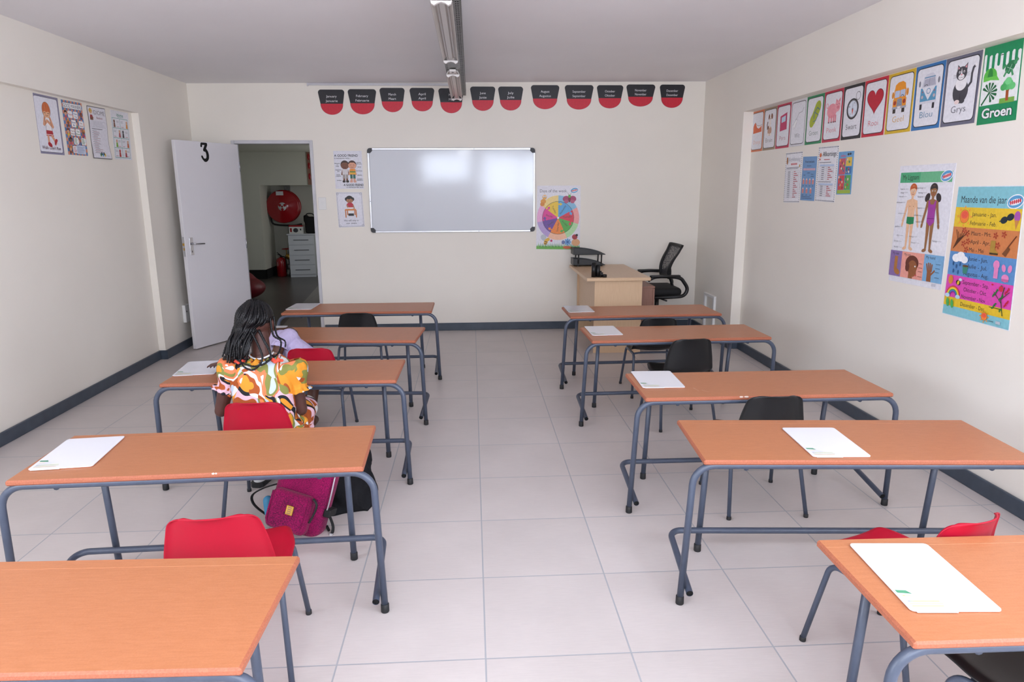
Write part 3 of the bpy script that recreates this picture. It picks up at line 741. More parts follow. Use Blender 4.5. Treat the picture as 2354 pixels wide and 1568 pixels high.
cb = MB().tube(smoothpath([(2.47, -.3, .02), (2.42, -.22, .012), (2.3, -.12, .012), (2.2, -.2, .012), (2.3, -.3, .012), (2.42, -.42, .012), (2.46, -.5, .05), (2.478, -.55, .11)], 8), .006, 'rubber', 8).build('cable'); tag(cb, 'black cable lying along the skirting in the right corner', 'cable')

# ------------------------------------------------------------------ things in the corridor
hr = thing('fire_hose_reel', (-3.44, 5.715, 1.265), 0, 'round red fire hose reel on the wall beyond the doorway', 'fire hose reel')
MB().lathe([(.02, .36), (.12, .36), (.14, .345), (.275, .345), (.295, .33), (.295, .315), (.27, .3), (.2, .3)], (0, 0, 0), 'hose_red', 48, 'y').build('front_disc', hr)
MB().lathe([(.2, .2), (.27, .2), (.295, .185), (.295, .17), (.05, .16)], (0, 0, 0), 'hose_red', 48, 'y').build('rear_disc', hr)
mb = MB()
for i in range(3): mb.tube([V((.25 - .0) * math.cos(2 * PI * k / 40), -.22 - .028 * i, .25 * math.sin(2 * PI * k / 40)) for k in range(41)], .014, 'rubber', 8)
mb.tube(smoothpath([(-.24, -.25, -.1), (-.23, -.27, -.28), (-.12, -.28, -.33), (.15, -.28, -.34), (.3, -.24, -.32)], 6), .016, 'rubber', 8); mb.build('hose', hr)
MB().lathe([(.075, .364), (.075, .366), (.0, .366)], (0, 0, 0), 'paper_label', 28, 'y').build('hub_label', hr)
mb = MB()
for k in range(3): a = 2 * PI * k / 3 + .5; mb.ell((.05 * math.cos(a), -.366, .05 * math.sin(a)), (.026, .002, .026), 'hose_red', 14, 6)
mb.lathe([(.018, .366), (.018, .372), (0, .373)], (0, 0, 0), 'hose_red', 14, 'y'); mb.build('hub', hr)
MB().box(-.1, .03, -.35, -.347, .2, .27, 'paper_label').build('instruction_label', hr)
MB().box(-.05, .05, -.16, 0, -.05, .05, 'hose_red').box(-.02, .08, -.09, -.03, .0, .4, 'galv').build('bracket', hr)
fx = thing('fire_extinguisher', (-3.535, 5.36, 0), 0, 'red fire extinguisher on the dark floor beyond the doorway', 'fire extinguisher')
MB().lathe([(.07, 0), (.087, .01), (.087, .29), (.075, .325), (.03, .35), (.02, .355)], (0, 0, 0), 'hose_red', 28).build('cylinder', fx)
MB().prism([(-.05, .2), (.06, .2), (.06, .27), (-.05, .27)], lambda a, b, d: V(.0885 * math.sin(a / .0885), -.0885 * math.cos(a / .0885) + d, b), .001, 'paper_label').build('label_plate', fx)
mb = MB().lathe([(.018, .35), (.018, .385), (.012, .39)], (0, 0, 0), 'rubber', 12).tube([(0, 0, .38), (-.05, -.02, .41)], .007, 'rubber', 8).tube([(0, 0, .385), (-.06, -.02, .445)], .006, 'rubber', 8); mb.build('handle', fx)
MB().tube(smoothpath([(.015, 0, .365), (.08, -.02, .35), (.1, -.03, .25), (.095, -.03, .08)], 5), .009, 'rubber', 8).build('hose', fx)
vp = thing('valve_pipe', (-3.41, 5.48, 0), 0, 'grey water pipe with red hand wheel beside the extinguisher', 'pipe')
MB().tube(smoothpath([(0, 0, 0), (.02, 0, .12), (0, .02, .3), (-.01, .1, .5), (0, .15, .7), (0, .17, .92)], 4), .03, 'galv', 12).build('pipe', vp)
MB().lathe([(.04, -.05), (.05, -.04), (.05, .04), (.04, .05)], (0, -.06, .36), 'brass', 16, 'y').build('valve_body', vp)
MB().tube([V(-.03 + .075 * math.cos(2 * PI * k / 20), -.07 + .075 * math.sin(2 * PI * k / 20), .5) for k in range(21)], .008, 'hose_red', 8).tube([(-.105, -.07, .5), (.045, -.07, .5)], .006, 'hose_red', 6).tube([(-.03, -.07, .38), (-.03, -.07, .5)], .008, 'brass', 8).build('hand_wheel', vp)
MB().lathe([(.035, .12), (.05, .13), (.05, .2), (.035, .22)], (-.01, -.03, 0), 'galv', 14).build('coupling', vp)
dc = thing('drawer_unit', (-3.11, 5.19, 0), rad(6), 'white four-drawer unit seen through the doorway', 'drawers')
MB().box(-.225, .225, .018, .45, .0, .765, 'drawer_white', bev=.002).box(-.245, .245, -.02, .46, .765, .785, 'drawer_white', bev=.002).build('body', dc)
for a, b in ((.05, .222), (.228, .398), (.404, .582), (.588, .76)):
    d_ = MB().box(-.222, .222, 0, .018, a, b, 'drawer_white', bev=.002).build('drawer', dc)
    MB().box(-.13, .13, -.012, 0, (a + b) / 2 - .004, (a + b) / 2 + .006, 'dark_grey', bev=.002).build('handle', d_)
bx = thing('cardboard_box', (-3.2, 5.32, .785), 0, 'white and red printed carton on the corridor drawer unit', 'box')
MB().box(-.12, .12, -.09, .09, 0, .15, 'white_plastic', bev=.001).box(-.121, .121, -.091, .091, .125, .152, 'hose_red').build('carton', bx)
MB().ell((0, -.0915, .062), (.045, .002, .04), 'dark_grey', 14, 6).box(-.1, -.07, -.0925, -.0905, .03, .1, 'hose_red').box(.075, .1, -.0925, -.0905, .06, .09, 'dark_grey').build('print', bx)
bb = thing('handbag', (-2.93, 5.34, .785), 0, 'black cloth bag standing on the corridor drawer unit', 'bag')
blob(MB().box(-.12, .13, -.07, .09, 0, .3, 'black_cloth', bev=.04, seg=3).box(-.135, -.07, -.06, .08, .2, .33, 'black_cloth', bev=.02, seg=2).build('body', bb), .012)
MB().tube(smoothpath([(-.1, -.06, .27), (-.06, -.08, .35), (.04, -.08, .35), (.08, -.06, .27)], 5), .009, 'black_cloth', 8).build('strap', bb)
bn = thing('bean_bag', (-3.42, 2.66, 0), 0, 'shiny dark red bean bag on the floor just beyond the door', 'bean bag')
o = blob(MB().ell((0, 0, .16), (.36, .36, .17), 'bean_red').ell((-.05, .05, .25), (.27, .27, .17), 'bean_red').build('sack', bn), .02, 8); 
ps = MB().box(-2.868, -2.802, 4.985, 5.02, 1.645, 2.2, 'mahogany')
for z in (1.79, 1.97, 2.12): ps.ell((-2.835, 4.985, z), (.02, .006, .055), 'hose_red', 14, 6)
tag(ps.build('wood_strip'), 'narrow wooden strip with dark red ovals high beyond the doorway', 'wood strip')

# ------------------------------------------------------------------ bags under the desk
bp = thing('backpack', (-.872, -4.525, 0), rad(-12), 'magenta plush backpack leaning on the floor under the desk', 'backpack')
LEAN = Matrix.Translation((0, -.085, .005)) @ Matrix.Rotation(rad(-15), 4, 'X') @ Matrix.Rotation(rad(13), 4, 'Y')
def lean(o): o.matrix_local = LEAN; return o
mb = MB(); mb.box(-.135, .135, -.0, .13, .012, .39, 'plush', bev=.05, seg=4)
lean(blob(mb.ell((0, .06, .33), (.12, .06, .075), 'plush').build('body', bp), .007))
mb = MB().box(-.112, .088, -.055, .02, .03, .212, 'plush', bev=.028, seg=4); pk = lean(blob(mb.build('front_pocket', bp), .006, 3))
mb = MB(); pth = fillet([(-.102, -.05, .20), (-.102, -.055, .05), (.078, -.055, .05), (.078, -.05, .20)], .03, 5); mb.tube(pth, .0045, 'plush', 6); q = mb.build('piping', bp); lean(q)
mb = MB().box(-.018, .018, -.061, -.056, .115, .158, 'brass', bev=.003)
for i in range(4): mb.box(-.01, .01, -.0618, -.061, .121 + .009 * i, .125 + .009 * i, 'mahogany')
lean(mb.build('gold_badge', bp))

lean(MB().tube(smoothpath([(.084, -.03, .21), (.108, -.035, .19), (.106, -.03, .15), (.094, -.03, .1)], 5), .007, 'rubber', 8, flat=.6).build('zip_pull', bp))
lean(MB().tube(smoothpath([(.138, .02, .32), (.142, .02, .24), (.14, .025, .16), (.135, .03, .13)], 5), .004, 'alu', 6).build('zipper', bp))
lean(MB().tube(smoothpath([(.02, .02, .385), (.06, -.01, .40), (.10, .0, .37), (.12, .01, .345)], 5), .015, 'rubber', 8, flat=.35).build('carry_handle', bp))
lean(MB().box(.128, .16, .02, .1, .13, .165, 'black_cloth', bev=.004).build('side_band', bp))
lean(MB().tube(smoothpath([(-.11, .06, .36), (-.15, .04, .31), (-.21, .02, .225), (-.17, .05, .24), (-.12, .09, .28)], 5), .02, 'black_cloth', 8, flat=.4).build('shoulder_strap', bp))
lean(MB().tube(smoothpath([(-.135, .12, .2), (-.22, .12, .15), (-.285, .14, .09), (-.27, .14, .05), (-.2, .12, .03), (-.13, .11, .02)], 5), .0095, 'black_cloth', 8, flat=.4).build('side_strap', bp))
lean(blob(MB().capsule((-.14, .05, .06), .02, (-.16, .05, .115), .024, 'blue_cloth').build('bottle', bp), .005))['label'] = 'blue bottle pouch at the side'
for k in range(2): lean(MB().tube(smoothpath([(.13, .1, .12 - .05 * k), (.17, .08, .08 - .04 * k), (.18, .06, .04 - .02 * k)], 4), .009, 'black_cloth', 8, flat=.4).build('buckle_strap', bp))
lean(MB().box(.172, .19, .045, .06, .035, .06, 'chrome', bev=.003).build('buckle', bp))
bg = thing('carrier_bag', (-.665, -4.27, 0), rad(8), 'crumpled black bag on the floor behind the magenta backpack', 'bag')
random.seed(3)
mb = MB()
def bagf(u, v):
    a = 2 * PI * u; ca, sa = math.cos(a), math.sin(a); e = lambda t: math.copysign(abs(t) ** .55, t)
    z = .235 * v; w = .125 * (1 + .05 * math.sin(6 * v + 3 * a)) * (1 if v < .75 else 1 - (v - .75) * 1.1); d = .115 * (1 + .1 * math.sin(5 * a + 9 * v)) * (1 if v < .5 else 1 - (v - .5) * .95)
    lean_ = .06 * v
    return V(e(ca) * w + .012 * math.sin(3 * a + 7 * v) + .01 * math.sin(8 * a) * v, e(sa) * d + .012 * math.sin(4 * a - 6 * v) + lean_, z + .012 * math.sin(3 * a + 1) * v)
mb.grid(56, 22, bagf, 'black_bag', True, True)
mb.f.append(list(range(56))[::-1]); mb.m.append(0); mb.sm.append(False); mb.f.append([21 * 56 + i for i in range(56)]); mb.m.append(0); mb.sm.append(True)
mb.build('sack', bg)
for s_ in (-1, 1): MB().tube(smoothpath([(-.05, .05 + s_ * .03, .225), (-.03, .05 + s_ * .05, .27), (.03, .05 + s_ * .05, .27), (.05, .05 + s_ * .03, .225)], 4), .008, 'black_bag', 8, flat=.35).build('handle', bg)
random.seed(11)
# ------------------------------------------------------------------ posters
BLK = '#1E1E22'
def ycard(x, nrm, tl, tr, br, bl, W=None):
    q = [(x, a, b) for a, b in (tl, tr, br, bl)]
    w = (abs(tr[0] - tl[0]) + abs(br[0] - bl[0])) * 50; h = (abs(tl[1] - bl[1]) + abs(tr[1] - br[1])) * 50
    return Sheet(q, w, h, nrm)
def leftw(*q): return ycard(XLR, (1, 0, 0), *q)
def rightw(*q): return ycard(XRR, (-1, 0, 0), *q)
def backw(tl, tr, br, bl):
    w = (tr[0] - tl[0] + br[0] - bl[0]) * 50; h = (tl[1] - bl[1] + tr[1] - br[1]) * 50
    return Sheet([(a, YB, b) for a, b in (tl, tr, br, bl)], w, h, (0, -1, 0))
def head(s, x, y, r, skin, hair, style='short', out='#5A3A30'):
    if style == 'bun': s.el(x - r * .9, y - r * .2, r * .42, r * .5, hair); s.el(x + r * .9, y - r * .2, r * .42, r * .5, hair)
    if style == 'long': s.el(x, y + r * .35, r * 1.12, r * 1.25, hair)
    s.el(x, y - r * .12, r * 1.07, r * 1.05, hair); s.el(x, y + r * .12, r * .9, r * .86, skin)
    s.poly([(x - r * .95, y + r * .05), (x - r * .6, y - r * .3), (x - r * .1, y - r * .12), (x + r * .3, y - r * .35), (x + r * .95, y + r * .05), (x + r * .8, y - r * .6), (x, y - r), (x - r * .8, y - r * .6)], hair)
    s.arc(x, y + r * .35, r * .35, r * .28, 20, 160, r * .09, out, 8)
    for k in (-.38, .38): s.arc(x + k * r, y + r * .22, r * .14, r * .1, 180, 360, r * .07, out, 6)
# --- left wall
s = leftw((-2.437, 2.212), (-2.151, 2.212), (-2.159, 1.814), (-2.443, 1.814)); W, H = s.W, s.H
s.paper('#8A86A0').rr(.2, 1.2, W - 1.6, H - 2.4, 1.6, BLK).rr(.1, 1.45, W - 1.75, H - 2.9, 1.5, '#E7E7F0')
s.el(12.6, 10, 4.9, 5.6, '#3A1F14').el(12.6, 9.8, 4.6, 5.2, '#D2703C').el(12.6, 12.2, 3.9, 3, '#E9B48F').poly([(8.4, 11.5), (8.7, 7.5), (12.6, 6), (16.6, 7.5), (16.8, 11.5), (14.6, 10.8), (12.6, 11.4), (10.4, 10.8)], '#D2703C')
s.line([(10, 7), (9.6, 10.6)], .25, '#8A4420').line([(12.6, 6), (12.7, 10.8)], .25, '#8A4420').line([(15, 7), (15.6, 10.6)], .25, '#8A4420').line([(9.4, 12), (11.6, 12)], .35, '#3A1F14').line([(13.6, 12), (15.8, 12)], .35, '#3A1F14').arc(12.6, 12.7, 1.6, 1.2, 20, 160, .3, '#7A2F22')
s.poly([(9.6, 15), (15.6, 15), (17, 24), (10, 24)], '#F1EDF0').line([(9.6, 15), (8, 20), (12.2, 17)], 2.1, '#E0A07C').line([(15.6, 15), (18.4, 21), (12.8, 17.4)], 2.1, '#E0A07C').line([(9.6, 15), (10, 24)], .3, '#3A1F14').line([(15.6, 15), (17, 24)], .3, '#3A1F14')
s.poly([(9.6, 23.6), (17, 23.6), (18, 27.4), (9.2, 27.4)], '#B3202E').line([(9.3, 26.4), (17.9, 26.4)], .5, '#F0D8D8').line([(11.2, 27.4), (11.4, 32.5)], 2.1, '#E0A07C').line([(15.6, 27.2), (18.6, 30.4)], 2.1, '#E0A07C')
s.el(12.2, 33.4, 2.6, 1.6, '#B3202E', rot=25).line([(10.4, 34.6), (14.3, 35.6)], .6, '#F3F0F0').el(19.8, 31.2, 2.6, 1.7, '#B3202E', rot=-55).line([(19.6, 33.4), (22, 30.4)], .6, '#F3F0F0')
s.text("Walk- Don't Run", W * .47, H - 3.3, 2.1, '#5A2233', w=W * .78, off=.008)
s.done('wall_poster', 'poster of a girl with crossed arms reading Walk- Don\'t Run', group='posters on the left wall')
s = leftw((-2.109, 2.209), (-1.838, 2.213), (-1.842, 1.824), (-2.108, 1.821)); W, H = s.W, s.H
s.paper('#5D86B8'); n = 12; cw = W / n
for j in range(16):
    for i in range(n):
        if (i + j) % 2: s.z = .0021; s.rect(i * cw, j * H / 16, cw, H / 16, '#DD8F70')
s.z = .0026; s.rect(1, 1.4, W - 2, 4.4, '#3B4660').rect(1.3, 1.7, W - 2.6, 3.8, '#F0EEEE').text('GOOD MANNERS', W / 2, 4.9, 2.5, '#2E3F63', w=W - 3.4)
rowc = [('Please', 'Thank You'), ('Excuse Me', "I'm Sorry"), ("You're Welcome", 'Yes, Please'), ('', ''), ('', '')]
cols = ['#C8546A', '#35579A', '#8A4A30', '#3F8A4C', '#E0C040', '#B6396A']
for j in range(5):
    y = 7.2 + j * 6.3; x = 3.6 + (j % 2) * 9
    for k, xx in enumerate((2.8 if j % 2 == 0 else 4.6, W - 3.4 if j % 2 == 0 else 14.6)):
        if j == 4 and k: continue
        head(s, xx + .5, y + 1.8, 1.7, ['#E8B898', '#8A5238'][(j + k) % 2], ['#2A1A14', '#C8843A', '#8A3A20'][(j + 2 * k) % 3]); s.poly([(xx - 1.3, y + 5.2), (xx - .6, y + 3.5), (xx + 1.6, y + 3.5), (xx + 2.3, y + 5.2)], cols[(j * 2 + k) % 6])
    for k, bx_ in enumerate((6, 13) if j % 2 == 0 else (9, 19)):
        if j == 4 and k: s.rr(11, y - .8, 12.5, 6.4, .8, '#C9D2E6').rows(12, y + .4, 10.4, 6, .85, .22, '#7A86A8'); continue
        s.rr(bx_, y, 6 if j % 2 == 0 else 6.4, 5, .9, '#F4F2F2')
        t = rowc[j][k].split()
        for m, wd in enumerate(t): s.text(wd, bx_ + 3.1, y + (3 if len(t) == 1 else 2.2 + 2 * m), 1.2, cols[(j + k) % 4], w=min(5.2, .95 * len(wd)), off=.012)
        if not t: s.rows(bx_ + 1, y + 1, 4.2, 4, 1, .4, cols[j % 4], .4)
s.done('wall_poster', 'small checked blue and orange poster headed GOOD MANNERS', group='posters on the left wall')
s = leftw((-1.767, 2.206), (-1.495, 2.21), (-1.499, 1.811), (-1.771, 1.81)); W, H = s.W, s.H
s.curl = lambda u, v: .012 * max(0, v - .62) ** 2 * 4 * (.4 + u) + .004 * math.sin(v * 5) ** 2
n = 14; s.mb.grid(3, n, lambda u, v: s.P(u * W, v * H, .0012), ink('#4A4750'), False)
s.z = .0016; s.mb.grid(3, n, lambda u, v: s.P(.5 + u * (W - 1), .5 + v * (H - 1), .0016), ink('#E4E2EA'), False)
s.lift(); head(s, 4.3, 3.6, 2.3, '#EBC09A', '#D9B25A'); s.poly([(2, 9), (3, 6.4), (5.8, 6.4), (7.4, 9)], '#A2343A').rect(2.2, 8.4, 4.4, 2, '#7A4A32')
s.text('IDIOME', 16.6, 5.9, 3.3, '#2A2830', w=17, off=-.012).text('Betekenis', 16.4, 9, 1.5, '#9A3A44', w=9).rect(3.4, 11, W - 6, .2, '#B9B6C4').rect(3.4, 15.4, W - 6, .2, '#B9B6C4').rect(3.4, 11, .2, 4.4, '#B9B6C4').rect(W - 2.8, 11, .2, 4.4, '#B9B6C4').rows(4.6, 12, W - 9, 4, .9, .18, '#A9A6B4').rows(3, 17, W * .66, 1, 1, .4, '#54505C')
for k in range(21): s.rows(3.2 + (k % 2) * 1.4, 18.3 + k * .85, 7 + 6 * ((k * 7) % 5) / 5, 1, 1, .22, ['#6E6A78', '#9A3A44'][k % 2])
for k, c in enumerate(('#3F8A4C', '#2E3F63', '#4AA0C0', '#2A2830', '#E0C040')): s.el(11 + 1.6 * k, H - 3 - (k % 2), .9, 1.3, c)
s.rows(19, H - 2.4, 6, 1, 1, .2, '#8A8694')
s.done('wall_poster', 'curling white poster of close text headed IDIOME', group='posters on the left wall')
s = leftw((-1.408, 2.214), (-1.105, 2.217), (-1.132, 1.82), (-1.427, 1.817)); W, H = s.W, s.H
s.paper('#E6E6EC').text('Idiome', W * .5, 4.4, 2.3, '#2F8A7A', w=11, off=.015).line([(W * .35, 5), (W * .68, 5)], .3, '#2F8A7A')
s.rect(1.2, 6, W - 3.4, .35, '#3F9A88').rect(1.2, 6, .35, H - 7.5, '#3F9A88').rect(W - 2.5, 6, .35, H - 7.5, '#3F9A88').rect(W * .47, 6, .35, H - 7.5, '#3F9A88')
for j in range(1, 5): s.rect(1.2, 6 + j * 8, W - 3.4, .35, '#3F9A88')
fig = [('#7A4A30', 4.6), ('#E0902E', 25.5), ('#B6464E', 12), ('#2B2B33', 18), ('#7FB23A', 6), ('#C8602E', 25), ('#C0342E', 9.6), ('#A83440', 20)]
for k, (c, x) in enumerate(fig):
    y = 7.4 + (k // 2) * 8; s.el(x, y + 1.4, 1.3, 1.3, '#D9A582' if k % 3 else c).poly([(x - 1.5, y + 6.2), (x - 1.1, y + 2.6), (x + 1.1, y + 2.6), (x + 1.7, y + 6.2)], c); x2 = 2.4 if (k % 2 == 0 and x > 8) else (8.4 if k % 2 == 0 else (15.6 if x > 22 else 21.6))
    s.rows(x2, y + 1, 4.4, 2, .9, .22, '#6E6A78').rows(x2, y + 5.6, 4.2, 1, 1, .3, '#B6464E')
s.done('wall_poster', 'white poster of eight green-ruled picture boxes headed Idiome', group='posters on the left wall')

# --- right wall: colour cards under the beam
BY = [-.991, -1.262, -1.53, -1.797, -2.066, -2.338, -2.607, -2.872, -3.139, -3.41, -3.672, -3.950]
CG = 'colour cards under the beam of the right wall'
def card(i, frame, word, wc, draw, label):
    a, b = BY[i], BY[i + 1] + .004
    s = rightw((a, 2.243), (b, 2.243), (b - .004, 1.884), (a - .012, 1.884)); W, H = s.W, s.H
    s.paper(frame).rr(1.3, 1.5, W - 2.5, H - 3.1, 2.6, BLK).rr(1.75, 1.95, W - 3.4, H - 4.0, 2.3, '#E9E9EF')
    s.view = (W / 2, 13, .9, 15, 14.3, .77); draw(s); s.view = None; s.text(word, W / 2, H - 6.6, 3.6, wc, w=min(W - 7.5, 2.55 * len(word) + 1.2), off=-.012)
    s.done('colour_card', label, 'picture card', CG)
def d_oranje(s):
    s.poly([(3, 22), (3, 14), (5, 11), (7.5, 9.4), (9.5, 12), (12, 15.5), (16, 17), (20, 16), (23, 13.6), (24, 21)], '#E2622E').poly([(9.5, 12), (12, 14.6), (16, 15.6), (20, 14.6), (23, 13.2), (20, 13.6), (16, 14.2), (12.4, 12.8)], '#F4E9E2').line([(7.5, 9.4), (12, 13), (18, 14), (24, 13)], .35, '#5A3020').line([(4, 20), (6, 15), (8, 20)], .4, '#F09A50')
def d_hond(s):
    s.el(13, 22, 4.6, 5.2, '#C79A82').el(13, 13.6, 2.2, 5.6, '#F0E6E0').el(13.6, 7.8, 3, 3.2, '#F2EAE4').el(10.6, 6.6, 1.5, 3, '#7A4A34', rot=12).el(17, 6.4, 1.9, 3.2, '#8A5236', rot=-14).el(14.2, 8.8, .8, .7, BLK).el(12.6, 7, .4, .5, BLK).el(15.4, 7, .4, .5, BLK).line([(8, 20), (7, 15), (8, 12)], 1.6, '#6A4030').el(10.6, 26, 2.2, 1.4, '#F2EAE4').el(15.6, 26, 2.2, 1.4, '#F2EAE4').el(9.8, 18, 1.4, 2, '#8A5236')
def d_boek(s):
    s.poly([(6.5, 9), (20, 6), (20.6, 23.6), (6.5, 25)], '#C42A62').poly([(9, 10.6), (17.4, 9), (17.4, 15), (9, 16.2)], '#BFD8EA').line([(20, 6), (19, 6.6), (19.4, 24)], .4, '#7A1440')
    for k in range(9): s.line([(5.8, 10.4 + 1.6 * k), (7.6, 10.2 + 1.6 * k)], .35, '#5A1A3A')
def d_wit(s):
    s.line([(8, 17), (11, 14), (14, 10), (20, 9), (22.6, 5)], .35, '#55555E').poly([(3.5, 21.5), (8.4, 15.6), (11, 16), (11, 18.4), (7, 24.5)], '#F6F6F8').line([(3.5, 21.5), (8.4, 15.6), (11, 16), (11, 18.4), (7, 24.5)], .3, '#8A8A92').line([(8.4, 15.6), (9, 17.5)], .25, '#8A8A92')
def d_plakkie(s):
    s.el(17.6, 9, 5, 7, '#A9B82E', rot=25).el(9.6, 20.6, 4.4, 6.4, '#A9B82E', rot=20).poly([(8.6, 15), (13.4, 6.4), (21.4, 12.4), (13.4, 24)], '#A9B82E').line([(12, 18.6), (12.6, 12.6), (17.4, 8.6), (21, 11)], .9, '#3D6E9A').line([(12.6, 12.6), (19.4, 15.6), (15.6, 20.6), (11.2, 21.6)], .7, '#3D6E9A')
def d_vark(s):
    s.el(11.6, 15, 7.6, 6.6, '#EB9AA4').el(20, 11.6, 4.4, 5, '#EEA2AC').poly([(17, 8), (17.4, 4.6), (20, 7)], '#E58A96').poly([(21, 6.6), (24, 4), (23.6, 8.2)], '#E58A96').el(20.6, 12.6, 1.8, 1.4, '#E07F8C').el(18.8, 10, .4, .5, BLK).el(22, 9.8, .4, .5, BLK)
    for x in (6.6, 10.6, 14, 16.8): s.rect(x, 19, 2.3, 6.6, '#E58A96').rect(x, 24.8, 2.3, 1, '#7A3A44')
    s.arc(4, 9.6, 1.4, 2.2, -60, 260, .6, '#E07F8C')
def d_kompas(s):
    s.arc(19.6, 6.6, 3, 3.4, 0, 360, .5, '#7A7A80', 18).el(13, 17, 8.4, 9, '#2A2A2E').el(13, 17, 7, 7.6, '#8A8A92').el(13, 17, 6.2, 6.8, '#DCE4F0').line([(13, 11.6), (13, 17)], .5, '#9AA4B4').poly([(12, 17), (14.2, 17), (13.1, 22.4)], '#D2452E').el(13, 17, .8, .8, '#77777E')
    for t, x, y in (('N', 15.4, 13), ('E', 17.6, 20.6), ('S', 10, 22), ('W', 8.4, 15.6)): s.text(t, x, y, 1.6, BLK)
def d_hart(s):
    pts = []
    for i in range(48):
        t = 2 * PI * i / 48; pts.append((13 + 10.3 * math.sin(t) ** 3, 13.6 - 10.6 * (13 * math.cos(t) - 5 * math.cos(2 * t) - 2 * math.cos(3 * t) - math.cos(4 * t)) / 15))
    c = (13, 13.2); s.poly([(x, y) for x, y in pts], '#5A0A18').poly([(c[0] + (x - c[0]) * .95, c[1] + (y - c[1]) * .95) for x, y in pts], '#C01E36')
def d_bus(s):
    s.poly([(6.4, 10), (7, 6), (10, 4.2), (15, 3.8), (18, 5.6), (18.8, 9.6)], '#EE9A28').rect(6, 9.6, 13.4, 8, '#EE9A28').rr(7, 10.4, 5.4, 5.2, .6, '#BECBE4').rr(13, 10.2, 5.4, 5.2, .6, '#BECBE4').el(4.8, 13.4, 1.2, 2.6, '#D98A20').el(20.8, 12.6, 1.2, 2.8, '#D98A20').arc(15.4, 15.4, 1.6, 1.2, 180, 360, .4, BLK)
    s.rect(5.4, 16.6, 14.8, 7.4, '#EE9A28').el(7.6, 19.6, 1.6, 1.7, '#B0402A').el(18, 19.2, 1.6, 1.7, '#B0402A').poly([(10.2, 16.6), (15.2, 16.6), (16, 22.4), (9.6, 22.4)], '#9AA0AC')
    for k in range(4): s.line([(10, 17.8 + 1.2 * k), (15.6, 17.8 + 1.2 * k)], .25, '#5E6470')
    s.rect(5, 22.6, 15.6, 1.7, '#A8ACB8').rect(11, 22.6, 3.4, 1.5, '#E8E8EC').rect(6, 24.3, 3.2, 3.2, '#3A332E').rect(16, 24.3, 3.2, 3.2, '#3A332E')
def d_kombi(s):
    s.poly([(6, 14), (7.4, 6), (10, 3.4), (16, 3), (19, 5.6), (20.6, 14)], '#D6D6E0').poly([(7.6, 12), (8.6, 7), (18.2, 6.4), (19.6, 12)], '#B3B3C2').line([(13.4, 6.6), (13.4, 12)], .35, '#8A8A9A').rect(8.2, 5.4, 10.4, .7, '#5C8FB4').arc(10.4, 11.8, 1.6, 1, 180, 360, .35, BLK)
    s.poly([(5.4, 13), (20.8, 13), (21, 24), (5.2, 24)], '#5C9CC0').poly([(6.6, 12.6), (19.8, 12.6), (13.2, 22)], '#E6E6EC').el(13.2, 15.6, 2, 2.1, '#5C8FB4').el(13.2, 15.6, 1.5, 1.6, '#E6E6EC')
    for x in (7.4, 19): s.el(x, 19.4, 1.1, 1.2, '#C9B6B8').el(x, 15.8, .5, .6, '#C05050')
    s.rr(4.8, 22.6, 16.8, 1.8, .7, '#DADAE2').rect(5.6, 24.4, 2.2, 4, '#2E2E33').rect(18, 24.4, 2.2, 4, '#2E2E33').el(4, 9.6, 1, 2.2, '#8A8A94').el(22.4, 9, 1, 2.2, '#8A8A94')
def d_kat(s):
    g = '#4A4950'
    s.line([(18.4, 19), (21.4, 15.6), (21.4, 10), (22.2, 6.4), (24, 5)], 1.7, g).el(24, 5, .9, .9, '#F2F0F2').el(13, 20.6, 6.6, 8, g).el(13, 15.4, 4.8, 4.6, '#F2F0F2').el(12.6, 8.6, 4.6, 4.6, g).poly([(8.6, 7), (8.8, 2.4), (11.6, 5)], g).poly([(14, 4.8), (17.2, 2), (17, 7)], g).poly([(9.2, 5.6), (9.3, 3.6), (10.6, 5)], '#E8A0AA').poly([(15, 4.8), (16.6, 3.2), (16.5, 5.6)], '#E8A0AA')
    s.poly([(11.6, 11), (12.4, 4.8), (13.6, 11)], '#F2F0F2').el(12.6, 10.9, 2.6, 1.9, '#F2F0F2').el(12.7, 9.4, .7, .5, '#E58A96').el(10.8, 7.6, .7, .8, '#F2F0F2').el(14.6, 7.6, .7, .8, '#F2F0F2').el(10.9, 7.7, .3, .5, BLK).el(14.5, 7.7, .3, .5, BLK).arc(11.8, 10.6, .9, .9, 20, 170, .2, '#6A5A60').arc(13.5, 10.6, .9, .9, 10, 160, .2, '#6A5A60')
    for k in (-1, 1):
        for j in range(3): s.line([(12.6 + k * 3, 9.6 + .5 * j), (12.6 + k * 7, 8.6 + 1.1 * j)], .14, '#5A5A60')
    s.el(11, 27.4, 2.2, 1.5, '#F2DCD8').el(15.4, 27.2, 2.2, 1.6, g).line([(13.2, 22), (13.2, 27)], .3, '#2E2D33')
